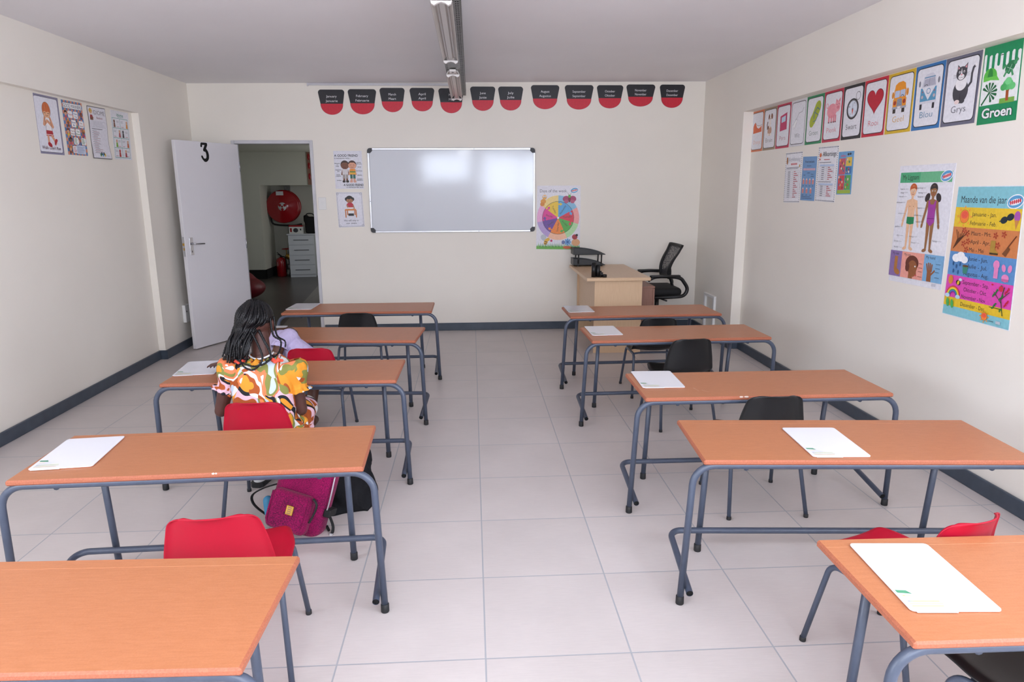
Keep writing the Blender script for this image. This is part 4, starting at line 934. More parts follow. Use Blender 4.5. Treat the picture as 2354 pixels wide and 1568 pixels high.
CARDS = [('#D9764A', 'Oranje', '#E8A58C', d_oranje, 'orange-edged picture card Oranje with a wave, at the far end of the row'), ('#9A846C', 'Bruin', '#7A6A60', d_hond, 'brown-edged picture card Bruin with a sitting dog'), ('#C02A52', 'Pers', '#B65A72', d_boek, 'crimson-edged picture card Pers with a notebook'),
         ('#D9D8DE', 'Wit', '#6E6C74', d_wit, 'white-edged picture card Wit with a hand and thread'), ('#2A8A5A', 'Groen', '#5A7A66', d_plakkie, 'green-edged picture card Groen with a flip-flop'), ('#C4284A', 'Pienk', '#E58A96', d_vark, 'crimson-edged picture card Pienk with a pig'),
         ('#2E2E32', 'Swart', '#3A3A40', d_kompas, 'black-edged picture card Swart with a compass'), ('#CC2A40', 'Rooi', '#D2555E', d_hart, 'red-edged picture card Rooi with a heart'), ('#D9B42E', 'Geel', '#E0AC50', d_bus, 'yellow-edged picture card Geel with a school bus'),
         ('#3676B4', 'Blou', '#4F86A8', d_kombi, 'blue-edged picture card Blou with a van'), ('#6E6E80', 'Grys', '#62626C', d_kat, 'grey-edged picture card Grys with a cat')]
for i, c in enumerate(CARDS): card(i, *c)
s = rightw((-3.960, 2.25), (-4.212, 2.246), (-4.235, 1.872), (-3.971, 1.869)); W, H = s.W, s.H; G = '#1E8F5C'
s.paper(G).rect(.6, 5, W - 1.2, H - 14.2, '#EEF1F0')
for k in range(13):
    x = .6 + k * (W - 1.2) / 13; l = [5, 9, 3, 11, 4, 7, 2.5, 9, 3, 12, 4, 8, 3][k]; w = (W - 1.2) / 13
    if k % 2: s.rr(x - w * .1, 3.4, w * 1.0, l, w * .49, G)
    else: s.rr(x, 5.6 - l * .35, w, l * .6, w * .49, '#EEF1F0')
s.el(6, 15, 4.6, 4.2, '#5CBF4A', 180, 360).poly([(1.4, 15), (10.6, 15), (12.6, 17.4), (6.6, 16.6), (1.6, 17)], '#6CCB52').el(6, 15, 1.8, 4.2, '#2F8A3C', 180, 360)
s.el(19, 12, 3.6, 2.5, '#2E7A4E', rot=-35).line([(16, 11), (14.2, 12.2)], 1.2, '#4A9A66').line([(20, 13.6), (21, 16)], 1.2, '#4A9A66').line([(17, 13.6), (15.4, 16)], 1.1, '#4A9A66').line([(21.6, 10.6), (23.4, 9)], 1.6, '#4A9A66').line([(17, 12), (21, 13.6)], .2, '#BFE0C8').line([(18, 14.6), (20, 11)], .2, '#BFE0C8')
for k in range(9):
    a = rad(-150 + 28 * k); s.poly([(6.6, 22.6), (6.6 + 5 * math.cos(a) - .7 * math.sin(a), 22.6 + 4.6 * math.sin(a) + .7 * math.cos(a)), (6.6 + 5.4 * math.cos(a), 22.6 + 5 * math.sin(a)), (6.6 + 5 * math.cos(a) + .7 * math.sin(a), 22.6 + 4.6 * math.sin(a) - .7 * math.cos(a))], '#1F6A3C')
s.line([(6.6, 22.6), (2, 28)], .9, '#1F6A3C').rect(14, 26.4, 9.6, 2.4, '#7BB04A').line([(18.6, 22), (18.8, 27.4)], 1.8, '#A8552E').line([(18.8, 23.6), (21, 21)], .8, '#A8552E')
for a, b, r, c in ((18.6, 20.2, 3.4, '#5BC070'), (16, 21.2, 2.1, '#4CAF62'), (21.4, 21.2, 2.2, '#6ACB7C'), (18.8, 18.6, 2.2, '#7AD68C')): s.el(a, b, r, r * .8, c, n=14)
s.text('Groen', W / 2, H - 3, 4.6, BLK, w=W * .79, off=.055).text('Groen', W / 2, H - 3, 4.6, '#F2F4F4', w=W * .765, off=.025)
s.done('colour_card', 'large green dripping-paint card Groen with cap, turtle, leaf and tree', 'picture card', CG)
# small sheets below the cards
PG = 'small posters below the colour cards'
def border(s, c='#4A4A55'):
    n = 26
    for k in range(n):
        for side in (0, 1):
            y = (k + .5) * s.H / n; x = .7 if side == 0 else s.W - .7; s.el(x, y, .42, .42, c, n=6)
    for k in range(18):
        for y in (.7, s.H - .7): s.el((k + .5) * s.W / 18, y, .42, .42, c, n=6)
def table(s, x, y, w, n, dy, k0=.5):
    for i in range(n + 1): s.line([(x, y + i * dy), (x + w, y + i * dy)], .12, '#A9A9B6')
    for i in range(n): s.line([(x + .15 * w, y + (i + .6) * dy), (x + .32 * w, y + (i + .6) * dy)], .45, '#77737E').line([(x + .6 * w, y + (i + .6) * dy), (x + (.72 + .1 * (i % 3)) * w, y + (i + .6) * dy)], .5, '#C0505A')
    for f in (0, .5, 1): s.line([(x + f * w, y), (x + f * w, y + n * dy)], .12, '#A9A9B6')
s = rightw((-1.765, 1.839), (-2.058, 1.838), (-2.069, 1.442), (-1.786, 1.437)); W, H = s.W, s.H
s.paper('#EDEDF2'); border(s); s.text('Verkleining', W * .57, 7, 3.4, '#8A8894', w=W * .7, off=-.02).rect(W * .36, 8.6, W * .38, 1.4, '#D98A90').el(3.6, 7, 1.3, 2.4, '#B57A4A').el(3.6, 4.6, 1.1, 1, '#B57A4A').el(W - 3, 11, .8, 1.2, '#C9A050').rows(3, 12, W - 6, 2, .9, .35, '#6A6874'); table(s, 3, 14.4, W - 6, 14, 1.55)
s.done('wall_poster', 'narrow white word list headed Verkleining, first of four under the colour cards', group=PG)
s = rightw((-2.074, 1.796), (-2.301, 1.79), (-2.312, 1.458), (-2.082, 1.461)); W, H = s.W, s.H
s.paper('#6F9BCB').text('Voorsetsels', W / 2, 4.6, 1.7, '#24344E', w=W * .66, off=.012).rows(W * .33, 7, W * .34, 1, 1, .4, '#3E5676').rect(1.6, 8.8, W - 3.2, 1.6, '#C9A6B8')
for j in range(2):
    for i in range(4):
        if j and i == 3: continue
        x = 3.4 + i * (5.2 if j == 0 else 6.4); y = 17.6 + j * 7; s.rect(x - 1.4, y, 2.8, 3.2, '#D98A84').poly([(x - 1.4, y), (x, y - 1.4), (x + 1.4, y)], '#F2D8D4').rows(x - 1.2, y + 4.6, 2.6, 1, 1, .35, '#33496A')
s.rows(9, 12.4, 4.4, 1, 1, .4, '#33496A').rows(3, 14, 4, 1, 1, .4, '#33496A').rows(15, 13.4, 5, 2, 1.6, .4, '#33496A').rows(2, H - 3, W - 5, 2, 1.2, .35, '#33496A')
s.done('wall_poster', 'small blue poster of pictured cubes headed Voorsetsels', group=PG)
s = rightw((-2.317, 1.855), (-2.606, 1.851), (-2.614, 1.452), (-2.329, 1.459)); W, H = s.W, s.H
s.paper('#EDEDF2'); border(s); s.text('Afkortings', W * .59, 7, 3.5, '#3A3842', w=W * .68, off=-.005).el(3.8, 6, 1.4, 1.6, '#E0703A').el(3.2, 9, .8, .8, '#D25A4A').rows(9.6, 9.4, 9, 1, 1, .5, '#C0505A').rows(3, 11.4, W - 7, 1, 1, .4, '#6A6874').rect(4, 12.8, W - 8, 1.3, '#BFD0EA'); table(s, 4, 14.2, W - 8, 7, 1.4); s.rows(3, 25.4, W - 6, 1, 1, .4, '#6A6874').rect(4, 26.4, W - 8, 1.3, '#BFD0EA'); table(s, 4, 27.8, W - 8, 6, 1.35)
s.done('wall_poster', 'narrow white word list headed Afkortings between two blue posters', group=PG)
s = rightw((-2.614, 1.805), (-2.816, 1.803), (-2.825, 1.512), (-2.628, 1.509)); W, H = s.W, s.H
s.paper('#6FA6D4').text('abc', 6.6, 3.4, 1.4, '#D2506A', w=7, off=.02).el(13, 2, 1.2, .8, BLK).el(15.6, 1.8, 1.2, .8, BLK).rect(1, H - 3, W - 2, 2.4, '#A4BE44')
for k, (x, y, w, h, c) in enumerate(((1.6, 4.6, 8.4, 11, '#C9586A'), (10.6, 4, 7.6, 6, '#E4C250'), (10.6, 10.4, 7.6, 5, '#3A78B4'), (1.6, 16.2, 8.4, 10, '#D24A50'), (10.6, 16.2, 7.6, 10, '#5FAE58'))):
    s.rect(x, y, w, h, c)
    for m in range(9): s.el(x + 1 + (m * 2.9) % (w - 2), y + 1.2 + (m * 1.83) % (h - 2.4), .75, .95, ['#F0C060', '#7A3A2A', '#3A8A5A', '#E8E0D0', '#3A5AA0', '#D25A4A'][(m + k) % 6], n=8)
s.done('wall_poster', 'small busy multicoloured poster, last of four under the colour cards', group=PG)
def logo(s, x, y, r, rot):
    s.el(x, y, r * 1.6, r, '#F4F4F8', rot=rot).el(x, y, r * 1.45, r * .86, '#5FA3D2', rot=rot).el(x + .1, y + r * .05, r * 1.2, r * .42, '#EEF2F8', rot=rot)
    ca, sa = math.cos(rad(rot)), math.sin(rad(rot))
    for k in range(6):
        d = (k - 2.5) * r * .36; s.el(x + d * ca, y + d * sa, r * .16, r * .3, '#D23A48', rot=rot, n=10)
s = rightw((-3.358, 1.684), (-3.857, 1.685), (-3.865, .992), (-3.369, .986)); W, H = s.W, s.H
s.paper('#E9E9F0').rect(1.6, 4, W - 3.2, 6, '#6DBB8C').rect(1.6, 4, W * .38, 6, '#4FAE7C').text('My Liggaam', 11.6, 8.2, 2.9, BLK, w=15); logo(s, W - 6.4, 6.6, 3.2, -14)
def kid(s, x, y, sk, hair, girl):
    o = '#6A4632'
    if girl:
        s.el(x - 4.8, y + 9, 2, 3, hair, rot=25).el(x + 4.8, y + 9, 2, 3, hair, rot=-25)
    s.el(x, y + 3.4, 3.3, 3.6, hair).el(x, y + 5, 2.8, 3.6, sk).poly([(x - 3, y + 4), (x - 2, y + 1.8), (x + 2, y + 1.6), (x + 3, y + 4), (x + 1, y + 3), (x - 1, y + 3.4)], hair).rect(x - 1, y + 8, 2, 2.4, sk)
    for k in (-1, 1): s.el(x + k * 1.1, y + 4.8, .5, .45, '#F4F4F4').el(x + k * 1.1, y + 4.8, .25, .35, '#2A3A2A')
    s.arc(x, y + 6.4, 1, .8, 20, 160, .3, '#B0403A').line([(x, y + 5.2), (x - .2, y + 6)], .2, o)
    s.poly([(x - 4.4, y + 11), (x - 1, y + 10), (x + 1, y + 10), (x + 4.4, y + 11), (x + 3.2, y + 18), (x + 3.3, y + 24), (x - 3.3, y + 24), (x - 3.2, y + 18)], sk)
    for k in (-1, 1):
        s.line([(x + k * 4, y + 11.6), (x + k * 5.2, y + 18), (x + k * 7, y + 25)], 1.9, sk).el(x + k * 7.3, y + 27, .9, 1.9, sk, rot=-k * 12)
        s.poly([(x + k * .2, y + 24), (x + k * 3.4, y + 24), (x + k * 2.9, y + 33), (x + k * 2.7, y + 42.4), (x + k * 1.2, y + 42.4), (x + k * .5, y + 33)], sk).el(x + k * 2.9, y + 43.2, 2, 1.1, sk, rot=k * 18)
    if girl: s.poly([(x - 3.4, y + 11), (x - 2.2, y + 11), (x - 1.4, y + 13.4), (x + 1.4, y + 13.4), (x + 2.2, y + 11), (x + 3.4, y + 11), (x + 3.1, y + 18), (x + 3.4, y + 24.4), (x + .7, y + 27), (x - .7, y + 27), (x - 3.4, y + 24.4), (x - 3.1, y + 18)], '#A43EA0').line([(x - 3.2, y + 22.4), (x + 3.2, y + 22.4)], .25, '#5A1A5A')
    else: s.poly([(x - 3.4, y + 22), (x + 3.4, y + 22), (x + 3.5, y + 26.4), (x + .5, y + 27), (x - .5, y + 27), (x - 3.5, y + 26.4)], '#1F8A54').el(x - 1.7, y + 15, .3, .25, o).el(x + 1.7, y + 15, .3, .25, o)
s.view = (0, 0, 1, 10.4, 10.4, .88); kid(s, 15.4, 10.6, '#EEC09A', '#C8602E', False); kid(s, 34, 10.6, '#9A6A42', '#33282A', True)
for y, x, t in ((14.6, 5, 'hare'), (17, 5, 'oog'), (19.6, 4.4, 'mond'), (23.6, 3.6, 'skouer'), (31, 5, 'arm'), (40, 3.6, 'palm'), (46, 5, 'dy'), (50, 4, 'knie'), (54, 4.6, 'kuit'), (58.4, 4.4, 'voet'), (14, 21, 'voorkop'), (17, 22.6, 'wang'), (19.6, 23, 'lippe'), (27, 23.4, 'bors'), (31.8, 22.4, 'elmboog'), (36, 23, 'hand'), (46, 18.6, 'maag'), (50, 21, 'been'), (47.6, 40, 'heup')):
    s.text(t, x, y, 1.2, '#3E3C46', w=1.0 * len(t), al='c', off=-.01).line([(x + .55 * len(t), y - .5), (x + 5.6, y - .5)], .12, '#77757E')
s.view = None; pb = H - 19
s.rect(0, pb, W * .235, 15.5, '#8C72AA').rect(W * .235, pb, W * .425, 15.5, '#EFA596').rect(W * .66, pb, W * .34, 15.5, '#7FB2DA')
s.text('My voet', 5.4, pb + 2.4, 1.6, BLK, w=6.4).text('My kop', 17, pb + 2.4, 1.6, BLK, w=6).text('My hand', 38.4, pb + 2.4, 1.6, BLK, w=8)
s.line([(6.4, pb + 4), (6.2, pb + 11)], 3, '#B4783C').el(8, pb + 12.6, 3, 1.7, '#B4783C', rot=18)
s.el(22, pb + 6.4, 6.2, 4.6, '#6A3326').el(22.6, pb + 9, 4.4, 4.4, '#9A5E38').poly([(25, pb + 6), (27.4, pb + 9.4), (26.4, pb + 10), (27, pb + 13), (24, pb + 14.4), (22.6, pb + 12)], '#9A5E38').rect(19.6, pb + 11.6, 4, 3.9, '#9A5E38').el(25.2, pb + 8, .6, .5, '#F2F2F2').el(18, pb + 9, 2, 2.6, '#6A3326').el(26.4, pb + 13.2, .9, .5, '#D25A5A')
s.poly([(36.6, pb + 15.4), (36.6, pb + 9), (40, pb + 8.6), (40.6, pb + 15.4)], '#9A5E38')
for k in range(4): s.line([(36.9 + k * 1.1, pb + 9.4), (35.6 + k * 1.6, pb + 4.6 + abs(k - 1.4) * .6)], 1.05, '#9A5E38')
s.line([(39.8, pb + 11.6), (43, pb + 8.8)], 1.1, '#9A5E38')
for y in (5, 7.4, 9.6, 12.6): s.rows(43.6, pb + y, 4, 1, 1, .3, '#3A5A7A').rows(28.6, pb + y + 1, 3.6, 1, 1, .3, '#8A4A44')
s.rect(W * .84, H - 2.9, 3.6, 1.6, '#C9C9D2')
s.done('wall_poster', 'tall body chart My Liggaam with a boy and a girl in swimwear', group='big charts on the right wall')
s = rightw((-3.896, 1.562), (-4.360, 1.564), (-4.392, .866), (-3.898, .868)); W, H = s.W, s.H
s.paper('#E4E8EE').rect(.4, .4, W - .8, H - .8, '#86C6D2').text('Maande van die jaar.', W * .43, 8.6, 3.6, BLK, w=W * .7, off=0.0); logo(s, W - 5.4, 7.6, 3.4, -12)
bands = [(11, 10.4, '#E9C534'), (21.4, 13.2, '#D2824E'), (34.6, 12.8, '#5F93CA'), (47.4, 12, '#E04FB4'), (59.4, 4.8, '#E9C534')]
for y, h, c in bands: s.rect(.4, y, W - .8, h, c)
def sun(s, x, y, r):
    for k in range(8):
        a = rad(45 * k); s.poly([(x + r * 1.25 * math.cos(a - .2), y + r * 1.25 * math.sin(a - .2)), (x + r * 1.75 * math.cos(a), y + r * 1.75 * math.sin(a)), (x + r * 1.25 * math.cos(a + .2), y + r * 1.25 * math.sin(a + .2))], '#F2A03C')
    s.el(x, y, r * 1.05, r * 1.05, '#8A5A20').el(x, y, r, r, '#F58A3A').el(x, y - r * .25, r * .75, r * .6, '#F0604A')
sun(s, 8, 15.8, 3.4)
for t, y, x in (('Januarie - Jan.', 15.4, 22.4), ('Februarie - Feb.', 20, 22.4), ('Maart - Mrt.', 25.2, 22), ('April - Apr.', 29.6, 22), ('Mei - Mei', 33.8, 20), ('Junie - Jun.', 38.4, 22), ('Julie - Jul.', 42.4, 22), ('Augustus - Aug.', 46.4, 21.6), ('September - Sep.', 51.2, 22.4), ('Oktober - Okt.', 55, 22.6), ('November - Nov.', 58.8, 22.2), ('Desember - Dec.', 63, 22.2)):
    s.text(t, x, y, 2.15, '#33322E', w=1.18 * len(t), off=-.004)
s.el(36.6, 16.6, 2.4, 1.7, '#22303A', rot=-18).el(40.6, 15, 2.4, 1.7, '#22303A', rot=-18).line([(33.6, 17.4), (42.6, 14)], .5, '#22303A').el(45, 14.6, 2, 2.6, '#B05AB0').poly([(43.4, 16.4), (46.4, 16.4), (44.8, 21)], '#C98A4A')
for a in range(7): s.line([(2.4, 33), (5 + a * .8, 27.6 - a * .3), (3.4 + a * 1.6, 23 + (a % 3))], .45, '#5A3420')
for x, y in ((9.4, 23), (12, 24.6), (10, 30), (13.2, 28.6), (12.6, 33), (32.4, 24.4), (38, 23.6), (34.6, 29.2)):
    for k in range(5): s.el(x + 1.1 * math.cos(k * 1.26), y + 1.1 * math.sin(k * 1.26), .75, .4, '#B0402E', rot=72 * k, n=8)
s.poly([(29.8, 27), (33, 27), (33, 31.4), (35.4, 32.6), (35.4, 33.8), (29.6, 33.8)], '#B08A3A').rect(29.6, 33, 5.8, .9, '#4A3A24').line([(46, 24), (41, 30)], .6, '#6A3420').poly([(41.6, 29), (43, 30.4), (40.4, 34.2), (38, 33)], '#7A4A2A')
s.el(6, 38, 3, 2.2, '#F2F4F8').el(9.4, 37, 3.2, 2.6, '#F2F4F8').el(12.4, 38.4, 2.6, 1.9, '#F2F4F8')
for x, y in ((4.4, 41), (7, 42.4), (9.6, 41), (5, 45), (8.6, 45.4)): s.el(x, y, .6, 1.2, '#2E5A8A', n=10)
s.poly([(11.6, 41.6), (16, 41.6), (15.2, 45.6), (12.4, 45.6)], '#3F8A78').el(13.8, 41.6, 2.2, .6, '#6A4A30').el(35.4, 38.6, 2.1, 2.2, '#E58AC0').rect(34.2, 40.4, 2.8, 5, '#E58AC0').el(40.4, 39.8, 1.3, 1.9, '#E58AC0', rot=-20).el(44.4, 39.8, 1.3, 1.9, '#E58AC0', rot=10).el(42, 44.6, 2.4, 1.9, '#E58AC0').rect(39.8, 45, 4.4, 1.2, '#C9649A')
s.el(4, 50, 1.8, 2.4, '#D98A3A').el(4.2, 48.6, 1.2, 1, '#D98A3A').el(10, 51, 1.8, 1.3, '#3A2E1A', rot=20).el(10, 51, .8, 1.2, '#E9C534', rot=20).el(11.4, 49.2, 1.2, .8, '#D6E4F0')
for k, c in enumerate(('#D2453A', '#EE9A3A', '#EFE04A', '#5AB04A', '#3F78C8', '#7A4AA0')): s.arc(7, 58.4, 5 - .55 * k, 5 - .55 * k, 180, 360, .6, c, 14)
s.el(3, 58.6, 1.8, 1.1, '#BFE0F2').el(11, 58.6, 1.8, 1.1, '#BFE0F2')
s.line([(43, 63), (41, 55), (42.6, 49)], .5, '#3A4A24').line([(41.4, 57), (36, 52)], .35, '#3A4A24').line([(41.2, 55), (46, 51)], .35, '#3A4A24').line([(42, 60), (34, 60)], .35, '#3A4A24')
for k in range(26):
    x, y = 34.6 + (k * 3.7) % 11.4, 48.6 + (k * 2.3) % 13; s.el(x, y, .75, .45, '#2F7A3C' if k % 3 else '#C9243E', rot=40 * k, n=8)
s.el(40.6, 50, 1.5, 1.4, '#D2304A').el(4, 62.4, 1.1, 2.4, '#4FAE5A', rot=-12).el(7.4, 62.8, 1.1, 2.4, '#4FAE5A', rot=-12); sun(s, 31.6, 65.4, 2)
s.rows(35, 67, 3, 1, 1, .4, '#4A6A72').rect(39.6, 66.2, 3, 1.4, '#B9C2CC')
s.done('wall_poster', 'banded month chart Maande van die jaar in yellow, orange, blue and pink', group='big charts on the right wall')

# --- back wall
s = backw((-1.478, 1.961), (-1.181, 1.961), (-1.173, 1.567), (-1.474, 1.569)); W, H = s.W, s.H
s.paper('#E4E3EC').text('A GOOD FRIEND', W * .44, 6, 2.4, BLK, w=W * .84, off=.02).text('is someone who...', W * .31, 8.2, 1.5, BLK, w=W * .58, off=.01)
def pal_(s, x, sk, hair, sh, pa, shoe, stripe=None):
    s.el(x, 14.4, 4.5, 4.6, hair).el(x, 14.8, 4.2, 4.2, sk).poly([(x - 4.2, 14), (x - 3, 11), (x, 10), (x + 3, 11), (x + 4.2, 14), (x + 2, 12), (x - 2, 12)], hair).arc(x, 16, 1.5, 1, 20, 160, .25, '#4A2A20').arc(x - 1.6, 15, .7, .5, 180, 360, .25, '#4A2A20').arc(x + 1.6, 15, .7, .5, 180, 360, .25, '#4A2A20')
    s.line([(x - 2.6, 20), (x - 3.6, 24.6)], 1.5, sk).line([(x + 2.6, 20), (x + 3.6, 24.6)], 1.5, sk).poly([(x - 3, 18.8), (x + 3, 18.8), (x + 3, 24.6), (x - 3, 24.6)], sh)
    if stripe: s.rect(x - 3, 21, 6, 1.1, stripe).rect(x - 3, 22.6, 6, .9, '#E9C534')
    s.rect(x - 2.8, 24.4, 2.5, 4.4, pa).rect(x + .3, 24.4, 2.5, 4.4, pa).rect(x - 2.5, 28.6, 2, 2.4, sk).rect(x + .5, 28.6, 2, 2.4, sk).rr(x - 3.4, 30.4, 3.1, 2.4, .8, shoe).rr(x + .3, 30.4, 3.1, 2.4, .8, shoe)
pal_(s, 11.2, '#7A4A34', '#3A221A', '#D9D4D6', '#A59A96', '#3A2F2E'); pal_(s, 19, '#E0A285', '#4A2A22', '#E8922E', '#2F6A5A', '#D9A592', '#3F8A4C')
for t, y, x in (('listens', 13.4, 3.4), ('to', 14.8, 3.4), ('help', 16.2, 3.4), ('supports', 20, 4), ('you', 21.4, 4), ('shows', 25, 3.8), ('respect', 26.4, 3.8), ('smiles', 31, 4.4), ('shares', 12.4, 26), ('with you', 13.8, 26), ('cares', 17, 26.4), ('forgives', 21, 26), ('shares', 25.4, 26.2), ('accepts', 29.4, 26), ('everyone', 30.8, 26)): s.text(t, x, y, .95, BLK, w=.78 * len(t), off=.02)
s.text('A GOOD FRIEND', W * .64, H - 3, 2.2, BLK, w=W * .7, off=.02).text('is someone like you!', W * .68, H - 1.1, 1.3, BLK, w=W * .58, off=.01)
s.done('wall_poster', 'white poster A GOOD FRIEND with two children arm in arm', group='posters on the back wall')
s = backw((-1.476, 1.532), (-1.198, 1.531), (-1.187, 1.165), (-1.465, 1.158)); W, H = s.W, s.H
s.paper('#E4E3EC')
for a in (.5, 1.1):
    for p in (((a, a), (W - a, a)), ((W - a, a), (W - a, H - a)), ((W - a, H - a), (a, H - a)), ((a, H - a), (a, a))): s.line(p, .14, '#6A6874')
for x in (1.6, W - 1.6):
    for y in (1.6, H - 1.6): s.arc(x, y, 1.1, 1.1, 0, 360, .2, '#55535E', 10)
head(s, 14, 8, 3.8, '#B07A58', '#221A1A', 'bun'); s.el(14, 14, 3.8, 3.2, '#C02E44').line([(11, 14), (12.4, 17), (15, 16)], 1.4, '#B07A58').line([(17.4, 14), (18, 17), (14, 16.6)], 1.4, '#B07A58').rect(11.6, 16, 6, 1.4, '#F2F0F2')
s.rect(12, 19, 4.6, 4, '#F0EEEE').line([(13, 20), (13, 24)], 1.3, '#F0EEEE').rect(11.4, 22.4, 6, 2.6, '#2A262A').poly([(8.6, 17.6), (19.6, 17.6), (20.6, 19.4), (7.8, 19.4)], '#D98A4A')
for x in (8.2, 19.4, 10.2, 18): s.rect(x, 19.2, 1.1, 7.6 if x in (8.2, 19.4) else 5, '#C8763A')
s.text('We will stay in', W / 2, 30.8, 1.9, '#4A4852', w=15.6, off=.0).text('our seats.', W / 2 + .4, 33.6, 1.9, '#4A4852', w=11.6, off=.0)
s.done('wall_poster', 'white poster of a girl at a desk reading We will stay in our seats', group='posters on the back wall')
s = backw((.697, 1.592), (1.174, 1.592), (1.176, .893), (.686, .903)); W, H = s.W, s.H
s.paper('#E6E4EC').text('Days of the week.', W * .38, 7.2, 3.2, '#38363E', w=W * .63, off=-.004); logo(s, W - 7, 5.2, 3, -12)
cx, cy = W * .49, H * .5
sec = [('#F0D488', '#ECC63C', 'Tuesday', 215, 270), ('#8CBEDE', '#5FA8DC', 'Wednesday', 270, 332), ('#F0A3A0', '#D93A50', 'Thursday', 332, 376), ('#B4DDA6', '#57AE4C', 'Friday', 16, 64), ('#F4C0A0', '#F08A3C', 'Saturday', 64, 118), ('#B9A0D4', '#6F4A9E', 'Sunday', 118, 168), ('#EDB0D8', '#DE3F94', 'Monday', 168, 215)]
for o_, c_, t, a, b in sec: s.z = .002; s.el(cx, cy, 23.4, 24.2, o_, a, b, 12, pie=True)
s.z = .0026; s.el(cx, cy, 17.6, 18, '#3A3A40', n=40)
for o_, c_, t, a, b in sec:
    s.z = .003; s.el(cx, cy, 17.2, 17.6, c_, a, b, 12, pie=True)
for o_, c_, t, a, b in sec:
    m = (a + b) / 2; r_ = rad(b); X, Y = cx + 14.6 * math.cos(r_), cy + 14.8 * math.sin(r_); tx, ty = -math.sin(r_), math.cos(r_)
    s.z = .0036; s.line([(X - tx * .6, Y - ty * .6), (X + tx * 2.2, Y + ty * 2.2)], 1.4, c_).poly([(X + tx * 4.6, Y + ty * 4.6), (X + tx * 2 + math.cos(r_) * 2, Y + ty * 2 + math.sin(r_) * 2), (X + tx * 2 - math.cos(r_) * 2, Y + ty * 2 - math.sin(r_) * 2)], c_)
    rot = m if math.cos(rad(m)) > -.05 else m + 180
    if t == 'Saturday': rot = -84
    X, Y = cx + 10 * math.cos(rad(m)), cy + 10 * math.sin(rad(m)); ca, sa = math.cos(rad(rot)), math.sin(rad(rot))
    s.text(t, X - .8 * sa, Y + .8 * ca, 2, '#4A3A30', w=1.28 * len(t), rot=rot)
s.el(cx, cy, 1.2, 1.2, '#F2F0F2')
s.el(7, 17, 3, 2.6, '#E09A3A').el(6, 20, 2.4, 2.2, '#D98A30').el(8.4, 12.4, 2.4, 2.6, '#E4A84A').el(7.6, 11.8, .8, 1, '#F4F4F4').el(9.4, 11.8, .8, 1, '#F4F4F4').el(7.8, 12, .35, .5, BLK).el(9.2, 12, .35, .5, BLK)
for k in (-1, 1): s.el(36 + k * 4, 14, 3.6, 3, '#A4406A', rot=20 * k).el(36 + k * 3.4, 17, 2.4, 2, '#B85A7A').line([(36, 10.6), (36 + 2 * k, 8)], .3, '#5A2A3A')
s.el(36, 14, 1.4, 4, '#7A2E3A').el(36, 11.4, 1.6, 1.6, '#5FA84A')
s.rect(.2, H - 3.4, W - .4, 3.2, '#6DB04A')
for k in range(40):
    x = 1 + k * (W - 2) / 39; s.poly([(x - .5, H - 2.6), (x + .3 * math.sin(k * 2.1), H - 5.4 - 2.4 * abs(math.sin(k * 1.7))), (x + .5, H - 2.6)], ['#4E9A3A', '#7CC05A', '#3F8A3F'][k % 3])
s.el(8, H - 13, 3, 3.6, '#BFC4CC', rot=-20).el(10.6, H - 8.4, 2, 3.6, '#E4B23A', rot=20).line([(9.2, H - 8.6), (12, H - 8)], .8, BLK).line([(9, H - 6.4), (11.6, H - 6)], .8, BLK).el(13, H - 11, 1.8, 1.8, '#E4B23A').el(16.6, H - 9.6, 1.3, 1.3, '#C83A6A')
for k in range(8): s.el(34.6 + 2.6 * math.cos(k * .785), H - 8.4 + 2.6 * math.sin(k * .785), 1.4, .9, '#5F9AD0', rot=45 * k, n=8)
s.el(34.6, H - 8.4, 1.4, 1.4, '#3F6AA8').el(29.8, H - 8, 1.9, 2.2, '#6F7AA8').el(43.6, H - 8, 4.6, 4, '#E0A878').el(42.4, H - 14, 3, 2.8, '#A8323E').el(44.6, H - 16, 1.4, 1.3, '#2A2226').el(34, H - 2.4, 4.6, 1.6, '#C8603A')
s.done('wall_poster', 'colourful wheel chart Days of the week beside the whiteboard', group='posters on the back wall')
